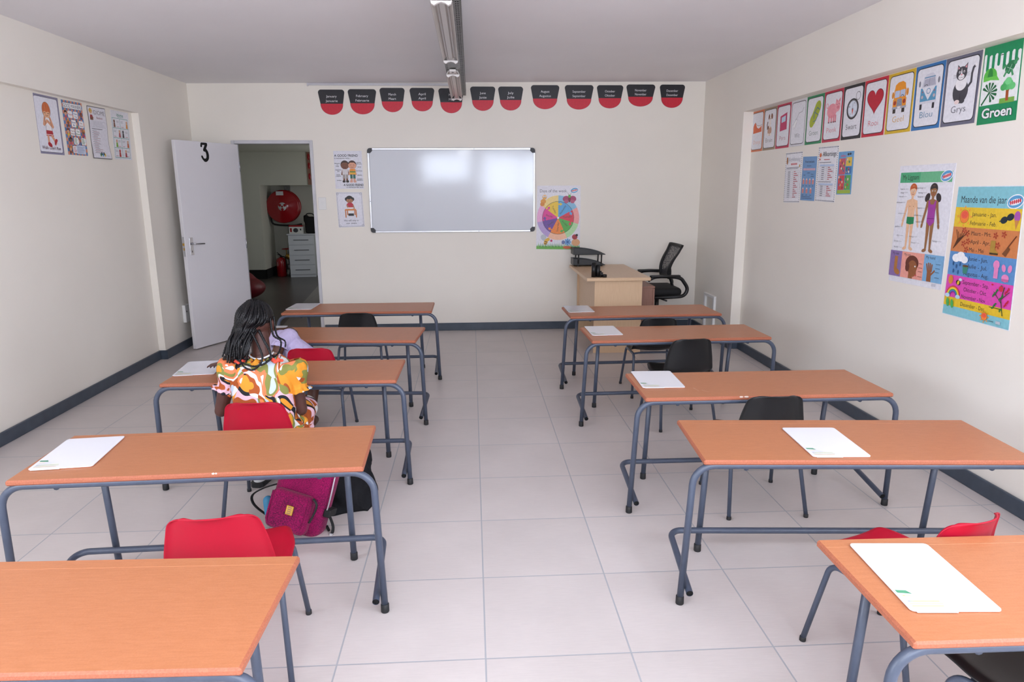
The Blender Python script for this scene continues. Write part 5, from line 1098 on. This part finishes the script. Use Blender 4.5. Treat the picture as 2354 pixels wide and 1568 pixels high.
# month cards: plain two-colour pockets
MON = [('January', 'Januarie', -1.464, .292, 2.578, 2.327), ('February', 'Februarie', -1.146, .316, 2.583, 2.332), ('March', 'Maart', -.833, .281, 2.597, 2.354), ('April', 'April', -.522, .278, 2.598, 2.363), ('May', 'Mei', -.218, .285, 2.595, 2.345), ('June', 'Junie', .116, .285, 2.613, 2.369), ('July', 'Julie', .411, .284, 2.614, 2.373), ('August', 'Augustus', .777, .325, 2.63, 2.387), ('September', 'September', 1.14, .33, 2.632, 2.384), ('October', 'Oktober', 1.472, .305, 2.632, 2.397), ('November', 'November', 1.803, .335, 2.64, 2.416), ('December', 'Desember', 2.145, .294, 2.64, 2.403)]
for a, b, x, w, z1, z0 in MON:
    w *= .93; s = backw((x - w / 2, z1), (x + w / 2, z1), (x + w / 2, z0), (x - w / 2, z0)); W, H = s.W, s.H
    m = H * .56; r = 3; top = [(r * (1 - math.cos(rad(15 * i))), r * (1 - math.sin(rad(15 * i)))) for i in range(6, -1, -1)]
    def side(y): return W / 2 * (1 - ((y - m) / (H - m)) ** 2.2 * 1.0) ** .5 * (1 - .14 * min(1, y / m)) if y > m else W / 2 * (1 - .14 * (y / m))
    L_ = [(W / 2 - side(m + (H - m) * math.sin(rad(9 * i))), m + (H - m) * math.sin(rad(9 * i))) for i in range(10)]; Bp = (W / 2, H)
    half = top + L_
    out = half + [Bp] + [(W - p, q) for p, q in half[::-1]]
    s.paper('#26252A', out)
    low = L_ + [Bp] + [(W - p, q) for p, q in L_[::-1]]
    c = (W / 2, (m + H) / 2); s.poly([(c[0] + (p - c[0]) * .985, q if abs(q - m) < .01 else c[1] + (q - c[1]) * .985) for p, q in low], '#D0243A')
    s.text(a, W / 2, H * .31, 2.3, '#E4E2E6', w=min(W * .52, 1.55 * len(a)), off=.0).text(b, W / 2, H * .49, 2.3, '#E4E2E6', w=min(W * .52, 1.55 * len(b)), off=.0)
    s.done('month_card', 'black and red month card reading %s over %s' % (a, b), 'month card', 'month cards along the top of the back wall')
# ------------------------------------------------------------------ people
def hand(mb, wrist, palm_end, across, up, mat, s=1.0, curl=.25, side=1, spread=.12):
    """palm, five separate bent fingers; across points to the thumb side"""
    w, p = Vector(wrist), Vector(palm_end); d = (p - w).normalized(); a = Vector(across); a = (a - d * a.dot(d)).normalized(); u = Vector(up).normalized()
    for k, off in enumerate((-.022, -.008, .007, .021)): mb.capsule(w + a * off * .7 * s, .011 * s, p + a * off * s, .0095 * s, mat, 10, 4)
    for off, L, sp in ((.023, .052, .16), (.008, .06, .04), (-.0075, .056, -.06), (-.0225, .044, -.18)):
        b = p + a * off * s; dd = (d + a * sp * (spread / .12)).normalized(); q = b; rr = .0068 * s
        for j, fr_ in enumerate((.42, .32, .26)):
            dn = (dd * math.cos(curl * (j + .3)) - u * math.sin(curl * (j + .3))); e = q + dn * (L * fr_ * s)
            mb.capsule(q, rr, e, rr * .92, mat, 10, 4); q = e; rr *= .92
    b = w.lerp(p, .25) + a * .022 * s; t1 = b + (d * .5 + a * .75).normalized() * .03 * s; t2 = t1 + (d * .85 + a * .35 - u * .15).normalized() * .026 * s
    mb.capsule(b, .0105 * s, t1, .0088 * s, mat, 10, 4); mb.capsule(t1, .0085 * s, t2, .007 * s, mat, 10, 4)
def headshape(mb, c, M, mat, s=1.0):
    """skull, jaw, nose, lips, ears around centre c; M turns +y to where the face looks"""
    T = lambda x, y, z: Vector(c) + M @ (V(x, y, z) * s)
    mb.ell(T(0, -.012, .022), (.074 * s, .088 * s, .083 * s), mat, 24, 14, M); mb.ell(T(0, .018, -.03), (.06 * s, .066 * s, .075 * s), mat, 20, 12, M)
    mb.ell(T(0, .045, -.078), (.028 * s, .026 * s, .022 * s), mat, 14, 8, M)
    mb.capsule(T(0, .082, .012), .008 * s, T(0, .096, -.022), .013 * s, mat, 12, 4)
    for k in (-1, 1):
        mb.ell(T(k * .012, .088, -.025), (.009 * s, .009 * s, .008 * s), mat, 10, 6, M)
        mb.ell(T(k * .078, -.004, -.005), (.008 * s, .018 * s, .028 * s), mat, 12, 8, M)
        mb.ell(T(k * .034, .068, -.018), (.024 * s, .02 * s, .022 * s), mat, 12, 8, M); mb.ell(T(k * .03, .076, .03), (.024 * s, .012 * s, .01 * s), mat, 12, 8, M)
    return T
def face(par, T, M, s=1.0):
    for k in (-1, 1):
        ey = MB().ell(T(k * .03, .073, .012), (.0125 * s, .008 * s, .008 * s), 'eye_white', 14, 8, M).build('eye', par); MB().ell(T(k * .03, .0795, .012), (.0055 * s, .003 * s, .006 * s), 'eye_dark', 12, 6, M).build('iris', ey)
    mb = MB(); mb.capsule(T(-.018, .083, -.052), .0055 * s, T(.018, .083, -.052), .0055 * s, 'lips', 10, 4).capsule(T(-.013, .082, -.061), .0065 * s, T(.013, .082, -.061), .0065 * s, 'lips', 10, 4); mb.build('lips', par)

# --- child with braids
g = thing('person', (-1.03, -4.3, 0), 0, 'seated child with long black braids and a bold print blouse, seen from behind', 'person')
def rel(root, o):
    o.parent = root; o.matrix_parent_inverse = Matrix.Translation(-Vector(root.location)); return o
HC = V(-1.075, -4.19, .925); HM = Matrix.Rotation(rad(-7), 3, 'Z') @ Matrix.Rotation(rad(-10), 3, 'X') @ Matrix.Rotation(rad(4), 3, 'Y')
mb = MB(); S = 'skin'
T = headshape(mb, HC, HM, S)
mb.capsule((-1.052, -4.235, .735), .046, (-1.062, -4.215, .87), .043, S); mb.capsule((-1.05, -4.245, .70), .06, (-1.052, -4.235, .755), .05, S)
mb.capsule((-1.03, -4.335, .43), .085, (-1.04, -4.29, .54), .08, S); mb.capsule((-1.04, -4.29, .54), .08, (-1.05, -4.25, .66), .088, S)
SL, SR = V(-1.185, -4.245, .715), V(-.912, -4.245, .713)
mb.capsule((-1.08, -4.245, .70), .045, SL + V(.01, 0, -.02), .036, S); mb.capsule((-1.02, -4.245, .70), .045, SR + V(-.01, 0, -.02), .036, S)
EL, ER = V(-1.268, -4.245, .50), V(-.884, -4.235, .495)
mb.capsule(SL + V(.01, 0, -.02), .036, V(-1.235, -4.255, .6), .037, S); mb.capsule(V(-1.235, -4.255, .6), .037, EL, .031, S); mb.capsule(SR + V(-.01, 0, -.02), .036, V(-.895, -4.25, .6), .037, S); mb.capsule(V(-.895, -4.25, .6), .037, ER, .031, S)
WL = V(-1.368, -3.91, .657); mb.capsule(EL, .031, V(-1.272, -4.11, .585), .031, S); mb.capsule(V(-1.272, -4.11, .585), .031, WL, .02, S)
WR = V(-.985, -3.955, .618); mb.capsule(ER, .031, V(-.915, -4.14, .565), .03, S); mb.capsule(V(-.915, -4.14, .565), .03, WR, .02, S)
hand(mb, WL, WL + V(-.06, .075, -.026), (.9, .4, 0), (0, .2, 1), S, 1.0, .16); hand(mb, WR, WR + V(-.03, .085, -.015), (-.9, -.2, 0), (0, 0, 1), S, 1.0, .22)
for hx, kn, an in ((-1.095, V(-1.14, -3.965, .425), V(-1.188, -4.0, .1)), (-.965, V(-.93, -3.965, .425), V(-.945, -3.93, .1))):
    mb.capsule((hx, -4.33, .42), .068, kn.lerp(V(hx, -4.33, .42), .4), .058, S); mb.capsule(kn.lerp(V(hx, -4.33, .42), .4), .058, kn, .047, S)
    mb.capsule(kn, .046, kn.lerp(an, .35) + V(0, -.012, 0), .044, S); mb.capsule(kn.lerp(an, .35) + V(0, -.012, 0), .044, an, .028, S)
rel(g, blob(mb.build('body'), .0042, 4))
n0 = len(bpy.data.objects)
fo = empty('face_tmp', (0, 0, 0))
def adopt(tmp, root):
    for ch in list(tmp.children): rel(root, ch)
    bpy.data.objects.remove(tmp)
face(fo, T, HM); adopt(fo, g)
# blouse: gathered yoke, torso and puffed sleeves with frilled cuffs
def tors(u, v):
    a = 2 * PI * u; ca, sa = math.cos(a), math.sin(a)
    k = [(0, -.95, V(-1.028, -4.335, .385), .145, .12), (.22, 0, V(-1.035, -4.31, .47), .14, .112), (.5, 0, V(-1.042, -4.277, .58), .142, .11), (.72, 0, V(-1.048, -4.255, .675), .155, .108), (.86, 0, V(-1.05, -4.247, .728), .143, .093), (.95, 0, V(-1.05, -4.243, .757), .105, .078), (1, 0, V(-1.05, -4.24, .77), .066, .062)]
    for A, B in zip(k, k[1:]):
        if v <= B[0] + 1e-9:
            t = (v - A[0]) / (B[0] - A[0]); t = t * t * (3 - 2 * t) if v < .7 else t; c = A[2].lerp(B[2], t); rx = A[3] + (B[3] - A[3]) * t; ry = A[4] + (B[4] - A[4]) * t; break
    f = 1 + .03 * math.sin(18 * a) * max(0, (v - .72) / .28) + .02 * math.sin(5 * a + 6 * v) + .035 * math.sin(9 * a + 2) * max(0, .25 - v) * 3
    e = lambda t: math.copysign(abs(t) ** .85, t)
    return c + V(e(ca) * rx * f, e(sa) * ry * f, .008 * math.sin(18 * a) * (1 if v > .97 else 0))
mb = MB().grid(72, 40, tors, 'blouse_print', True, True)
def sleeve(sh, el, inn):
    ax = (el - sh).normalized(); u = V(0, 1, 0); u = (u - ax * u.dot(ax)).normalized(); w = ax.cross(u)
    def f(q, v):
        a = 2 * PI * q; L = .158
        r = [.058, .078, .082, .079, .072, .06, .05, .047, .066][min(8, int(v * 8))]; r2 = [.058, .078, .082, .079, .072, .06, .05, .047, .066][min(8, int(v * 8) + 1)]; r = r + (r2 - r) * (v * 8 - int(v * 8))
        r *= 1 + (.05 * math.sin(11 * a) * abs(v - .5) * 2) + (.13 * math.sin(13 * a) if v > .93 else 0) + .03 * math.sin(3 * a + 5 * v)
        return sh + inn + ax * (L * v - .03) + u * r * math.cos(a) + w * r * math.sin(a)
    return f
mb.grid(52, 33, sleeve(SL + V(.005, 0, .003), V(-1.235, -4.26, .6), V(.0, 0, 0)), 'blouse_print', True, True)
mb.grid(52, 33, sleeve(SR + V(-.005, 0, .003), V(-.888, -4.255, .6), V(.0, 0, 0)), 'blouse_print', True, True)
o = rel(g, mb.build('blouse')); m = o.modifiers.new('th', 'SOLIDIFY'); m.thickness = .003
for a0, c in ((-1.135, 'coral'), (-.965, 'coral')):
    bn_ = MB()
    for k in range(5): bn_.ell((a0 + (k - 2) * .012, -4.327 + .014 * abs(k - 2), .762 + .006 * (k % 2)), (.010, .010, .008 + .005 * (k % 2)), 'coral', 10, 6)
    rel(g, blob(bn_.build('gathered_trim'), .004, 3))
rel(g, MB().tube([V(-1.055 + .056 * math.cos(2 * PI * k / 30), -4.232 + .055 * math.sin(2 * PI * k / 30), .776 + .008 * math.cos(4 * PI * k / 30)) for k in range(31)], .0045, 'white_cloth', 8).build('white_collar'))
mb = MB()
for hx, kn in ((-1.09, V(-1.13, -4.0, .43)), (-.965, V(-.925, -4.0, .43))): mb.capsule((hx, -4.34, .43), .082, kn, .07, 'blouse_print'); 
mb.capsule((-1.09, -4.3, .43), .08, (-.965, -4.3, .43), .08, 'blouse_print').capsule((-1.1, -4.08, .425), .06, (-.95, -4.08, .425), .06, 'blouse_print')
for k in range(5): mb.capsule((-.888 + .012 * math.sin(k * 2), -4.3 + .05 * k, .445 - .01 * (k % 2)), .03, (-.872 + .012 * math.sin(k * 2.6), -4.29 + .05 * k, .355), .018, 'blouse_print')
rel(g, blob(mb.build('skirt'), .007, 5))
for c, hl in ((V(-1.192, -4.0, 0), -8), (V(-.945, -3.92, 0), 6)):
    M2 = Matrix.Translation(c) @ Matrix.Rotation(rad(hl), 4, 'Z'); sh = MB(); up = MB()
    prof = [(-.034, -.035), (-.02, -.05), (.02, -.05), (.034, -.035), (.04, .05), (.043, .1), (.035, .145), (0, .163), (-.035, .145), (-.043, .1), (-.04, .05)]
    sh.prism(prof, lambda a, b, d: M2 @ V(a, b, .001 + d), .026, 'rubber')
    up.ell(M2 @ V(0, .005, .045), (.036, .05, .045), 'white_plastic', 18, 10).ell(M2 @ V(0, .085, .036), (.039, .068, .03), 'white_plastic', 18, 10).lathe([(.036, .05), (.038, .1), (.034, .1)], M2 @ V(0, -.005, 0), 'white_plastic', 18)
    s_ = rel(g, sh.build('shoe')); s_['label'] = 'white sneaker with a dark sole'; u_ = blob(up.build('upper'), .006, 4); u_.parent = s_
    ls = MB()
    for k in range(3): ls.box(-.022, .022, .03 + .02 * k, .036 + .02 * k, .064 - .004 * k, .072 - .004 * k, 'dark_grey')
    for o2 in (ls,):
        o2.v = [tuple(M2 @ Vector(p)) for p in o2.v]; l_ = o2.build('laces'); l_.parent = s_
# hair: cornrow cap and hanging braids
hb = MB()
def cap(u, v):
    a = 2 * PI * u; t = PI * .5 - v * PI * .60
    r = 1 + .022 * math.cos(22 * a)
    x, y, z = math.cos(a) * math.cos(t), math.sin(a) * math.cos(t), math.sin(t)
    # hairline: short over the face, low at the nape
    cut = .5 * (1 + math.sin(a)); zz = z if t > 0 else z * (1 - cut) + .0 * cut
    if y > .55 and z < .35: zz = max(z, .35)
    return T(x * .0765 * r, -.014 + y * .092 * r, .024 + max(zz, -.75) * .089 * r)
hb.grid(132, 22, cap, 'hair', True, True)
hair = rel(g, hb.build('hair')); 
random.seed(21)
def braid(pts, r0, mat='hair', k=9):
    P = smoothpath(pts, k); L = sum((b - a).length for a, b in zip(P, P[1:])); n = max(6, int(L / .0042)); Q = []
    # resample evenly so the plaits stay regular
    acc = [0]
    for a, b in zip(P, P[1:]): acc.append(acc[-1] + (b - a).length)
    j = 0
    for i in range(n + 1):
        d = L * i / n
        while j < len(acc) - 2 and acc[j + 1] < d: j += 1
        Q.append(P[j].lerp(P[j + 1], (d - acc[j]) / max(1e-9, acc[j + 1] - acc[j])))
    ph = random.random()
    return Q, lambda t: r0 * (1 - .35 * t) * (.76 + .38 * abs(math.sin(PI * (t * L / .0125 + ph))))
br = MB()
def addb(pts, r0): Q, rf = braid(pts, r0); br.tube(Q, r0, 'hair', 7, rf)
for i in range(44):
    f = i / 48; a = rad(-178 + 176 * f + random.uniform(-3, 3)); el_ = random.uniform(.55, 1.15)
    st = T(.05 * math.cos(a) * math.cos(el_), -.02 + .055 * math.sin(a) * math.cos(el_), .09 + .025 * math.sin(el_))
    sd = T(.083 * math.cos(a), -.018 + .099 * math.sin(a), .03 + random.uniform(-.015, .02)); nk = T(.078 * math.cos(a) - .01 - .03 * f, -.012 + .098 * math.sin(a), -.045 + .03 * f)
    e = V(-1.205 + .10 * f + random.uniform(-.012, .03), -4.30 - .03 * math.sin(PI * f) + random.uniform(-.02, .03), .79 + random.uniform(-.03, .015))
    mid = nk.lerp(e, .5) + V(-.008, -.012, .012)
    e = e if f < .87 else V(-1.0 + random.uniform(-.05, .02), -4.315, .80 + random.uniform(-.02, .03)) if f < .92 else V(-.985 + random.uniform(-.02, .02), -4.24, .80)
    mid = nk.lerp(e, .5) + V(-.004, -.014, .012)
    addb([st, sd, nk, mid, e], .0062)
for i in range(9):   # braids drawn together towards one side of the neck
    f = i / 8; addb([T(-.07 + .05 * f, -.085, -.02), V(-1.11 + .03 * f, -4.315, .84), V(-1.155 + .03 * f, -4.325, .80 - .008 * i * .3), V(-1.205 + .012 * f, -4.30 + .01 * f, .775 + .006 * (i % 3)), V(-1.225, -4.27, .765)], .006)
# loose loops over the blouse, and two strands by the cheek
addb([T(.02, -.1, -.04), V(-1.02, -4.335, .80), V(-1.03, -4.352, .757), V(-1.065, -4.358, .733), V(-1.105, -4.352, .75), V(-1.13, -4.335, .785)], .0058)
addb([T(.05, -.09, -.03), V(-.985, -4.32, .80), V(-1.0, -4.345, .765), V(-1.05, -4.357, .75), V(-1.1, -4.35, .762), V(-1.15, -4.33, .785)], .0058)
addb([T(.075, -.03, .03), T(.092, -.02, -.05), V(-.96, -4.22, .84), V(-.965, -4.26, .79), V(-1.0, -4.33, .765)], .0056)
addb([T(.08, .0, .04), T(.096, .012, -.05), V(-.955, -4.17, .83), V(-.952, -4.18, .80)], .0054)
addb([T(-.08, -.02, .03), T(-.105, -.03, -.04), V(-1.19, -4.26, .84), V(-1.19, -4.28, .80), V(-1.16, -4.3, .785)], .0056)
rel(g, br.build('braids', fixn=True))

# --- child in lavender leaning over the second desk
g2 = thing('person', (-1.02, -3.25, 0), 0, 'child in a lavender top slumped sideways over the desk ahead of the child with braids', 'person')
mb = MB(); S = 'skin_dark'; H2 = V(-1.43, -3.015, .695); M3 = Matrix.Rotation(rad(35), 3, 'Z') @ Matrix.Rotation(rad(-38), 3, 'X')
T2 = headshape(mb, H2, M3, S, .96)
mb.capsule((-1.29, -3.135, .615), .042, (-1.4, -3.05, .665), .04, S); mb.capsule((-1.0, -3.3, .43), .08, (-1.12, -3.23, .53), .075, S); mb.capsule((-1.12, -3.23, .53), .075, (-1.245, -3.17, .605), .07, S)
mb.capsule((-1.21, -3.24, .645), .042, (-1.225, -3.305, .62), .036, S); mb.capsule((-1.225, -3.305, .62), .035, (-1.25, -3.345, .535), .032, S); mb.capsule((-1.25, -3.345, .535), .03, (-1.33, -3.22, .52), .027, S); mb.capsule((-1.33, -3.22, .52), .026, (-1.42, -3.13, .61), .02, S)
hand(mb, (-1.42, -3.13, .61), (-1.475, -3.06, .61), (.2, .9, .2), (0, -.2, 1), S, .92, .2)
mb.capsule((-1.2, -3.1, .64), .04, (-1.24, -2.98, .63), .036, S); mb.capsule((-1.24, -2.98, .63), .034, (-1.27, -2.86, .615), .028, S); mb.capsule((-1.27, -2.86, .615), .028, (-1.42, -2.82, .61), .02, S); hand(mb, (-1.42, -2.82, .61), (-1.505, -2.82, .598), (0, -1, 0), (0, 0, 1), S, .92, .1)
for hx, kn, an in ((-1.12, V(-1.26, -2.98, .425), V(-1.28, -3.02, .085)), (-1.0, V(-1.09, -2.97, .425), V(-1.112, -3.12, .085))):
    mb.capsule((hx, -3.3, .42), .066, kn, .045, S); mb.capsule(kn, .044, kn.lerp(an, .4), .041, S); mb.capsule(kn.lerp(an, .4), .041, an, .028, S); mb.capsule(an + V(0, 0, -.035), .036, an + V(0, .09, -.05), .03, S)
rel(g2, blob(mb.build('body'), .0045, 4))
fo = empty('face_tmp', (0, 0, 0)); face(fo, T2, M3, .96); adopt(fo, g2)
mb = MB()
for A, ra, B, rb in (((-.985, -3.32, .445), .092, (-1.06, -3.275, .49), .094), ((-1.06, -3.275, .49), .094, (-1.16, -3.22, .555), .09), ((-1.16, -3.22, .555), .09, (-1.25, -3.17, .605), .083), ((-1.25, -3.17, .605), .075, (-1.285, -3.145, .62), .06),
                     ((-1.19, -3.215, .645), .06, (-1.222, -3.292, .63), .047), ((-1.19, -3.12, .60), .05, (-1.225, -3.02, .605), .044)): mb.capsule(A, ra, B, rb, 'lavender')
for k in range(4): mb.capsule((-1.02 - .05 * k, -3.37 + .03 * k, .47 + .035 * k), .014, (-1.06 - .055 * k, -3.31 + .03 * k, .56 + .025 * k), .01, 'lavender')
rel(g2, blob(mb.build('lavender_top'), .006, 4))
fr = MB(); cA, cB = V(-1.224, -3.298, .625), V(-1.232, -3.316, .595); ax = (cB - cA).normalized(); u = ax.orthogonal().normalized(); w = ax.cross(u)
fr.grid(60, 5, lambda q, v: cA + ax * (.03 * v) + (u * math.cos(2 * PI * q) + w * math.sin(2 * PI * q)) * (.046 + .006 * v + .006 * v * math.sin(12 * 2 * PI * q)), 'lavender', True, True)
o = rel(g2, fr.build('sleeve_frill')); m = o.modifiers.new('th', 'SOLIDIFY'); m.thickness = .0025
hb = MB(); hb.grid(60, 16, lambda u, v: T2(math.cos(2 * PI * u) * math.cos(PI / 2 - v * 1.75) * .082, -.016 + math.sin(2 * PI * u) * math.cos(PI / 2 - v * 1.75) * (.094 if math.sin(2 * PI * u) < 0 else .08), .026 + math.sin(PI / 2 - v * 1.75) * .09), 'hair', True, True); rel(g2, hb.build('hair'))
mb = MB().capsule((-1.0, -3.31, .432), .08, (-1.0, -3.2, .432), .08, 'denim')
for hx, kn in ((-1.1, V(-1.24, -3.06, .425)), (-.99, V(-1.075, -3.06, .425))): mb.capsule((hx, -3.3, .428), .074, kn, .058, 'denim')
rel(g2, blob(mb.build('shorts'), .008, 4))
# ------------------------------------------------------------------ daylight
wd = bpy.data.worlds.new('world'); SC.world = wd; wd.use_nodes = True
bg_ = wd.node_tree.nodes['Background']; bg_.inputs['Color'].default_value = (.85, .94, 1.10, 1); bg_.inputs['Strength'].default_value = 6.5
for sx in (-1, 1):  # sampling portals for the added side windows
    l = bpy.data.lights.new('added_side_portal', 'AREA'); l.shape = 'RECTANGLE'; l.size = SY1 - SY0; l.size_y = SZ1 - SZ0; l.cycles.is_portal = True
    o = bpy.data.objects.new('added_side_portal', l); COL.objects.link(o); o.location = (XLR - .16 if sx < 0 else XRR + .16, (SY0 + SY1) / 2, (SZ0 + SZ1) / 2); o.rotation_euler = (rad(90), 0, rad(-90 if sx < 0 else 90))
def portal(name, x0, x1, z0, z1):
    l = bpy.data.lights.new(name, 'AREA'); l.shape = 'RECTANGLE'; l.size = x1 - x0; l.size_y = z1 - z0; l.cycles.is_portal = True
    o = bpy.data.objects.new(name, l); COL.objects.link(o); o.location = ((x0 + x1) / 2, YR - .16, (z0 + z1) / 2); o.rotation_euler = (rad(90), 0, 0); return o
for i, w_ in enumerate(WIN): portal('daylight_portal', *w_)
# unseen lit fitting added over the camera end to brighten the foreground
def added_lamp(y, e):
    r = thing('strip_light', (LX, y, 2.425), 0, 'added strip light, lit and out of view, brightening the near end of the room', 'strip light', 'added lights behind the camera')
    MB().box(-.07, .07, -.62, .62, .03, .06, 'reflector', bev=.004).build('reflector', r)
    for x in (-.03, .03): MB().lathe([(.013, -.6), (.013, .6)], (x, 0, .0), 'added_lamp_glow', 14, 'y').build('tube', r)
    l = bpy.data.lights.new('added_lamp_area', 'AREA'); l.shape = 'RECTANGLE'; l.size = .12; l.size_y = 1.2; l.energy = e; l.color = (.97, 1, 1.02)
    o = bpy.data.objects.new('added_lamp_area', l); COL.objects.link(o); o.location = (LX, y, 2.40)
t = NT('added_lamp_glow'); t.base((1, 1, 1)); t.b.inputs['Emission Color'].default_value = (1, .97, .93, 1); t.b.inputs['Emission Strength'].default_value = 6; reg('added_lamp_glow', t)
added_lamp(-7.8, 12)
# unseen area lamp added at the corridor's right wall to lift its dimness
l = bpy.data.lights.new('corridor_fill', 'AREA'); l.shape = 'RECTANGLE'; l.size = 1.1; l.size_y = 1.6; l.energy = 5; l.color = (.95, .98, 1)
o = bpy.data.objects.new('corridor_fill', l); COL.objects.link(o); o.location = (-1.305, 3.8, 1.2); o.rotation_euler = (rad(90), 0, rad(90))
SC.view_settings.view_transform = 'Standard'; SC.view_settings.look = 'None'; SC.view_settings.gamma = 1; SC.view_settings.use_curve_mapping = False
SC.view_settings.exposure = 1.08
SC.cycles.use_denoising = True; SC.cycles.max_bounces = 10; SC.cycles.diffuse_bounces = 6; SC.cycles.sample_clamp_indirect = 8
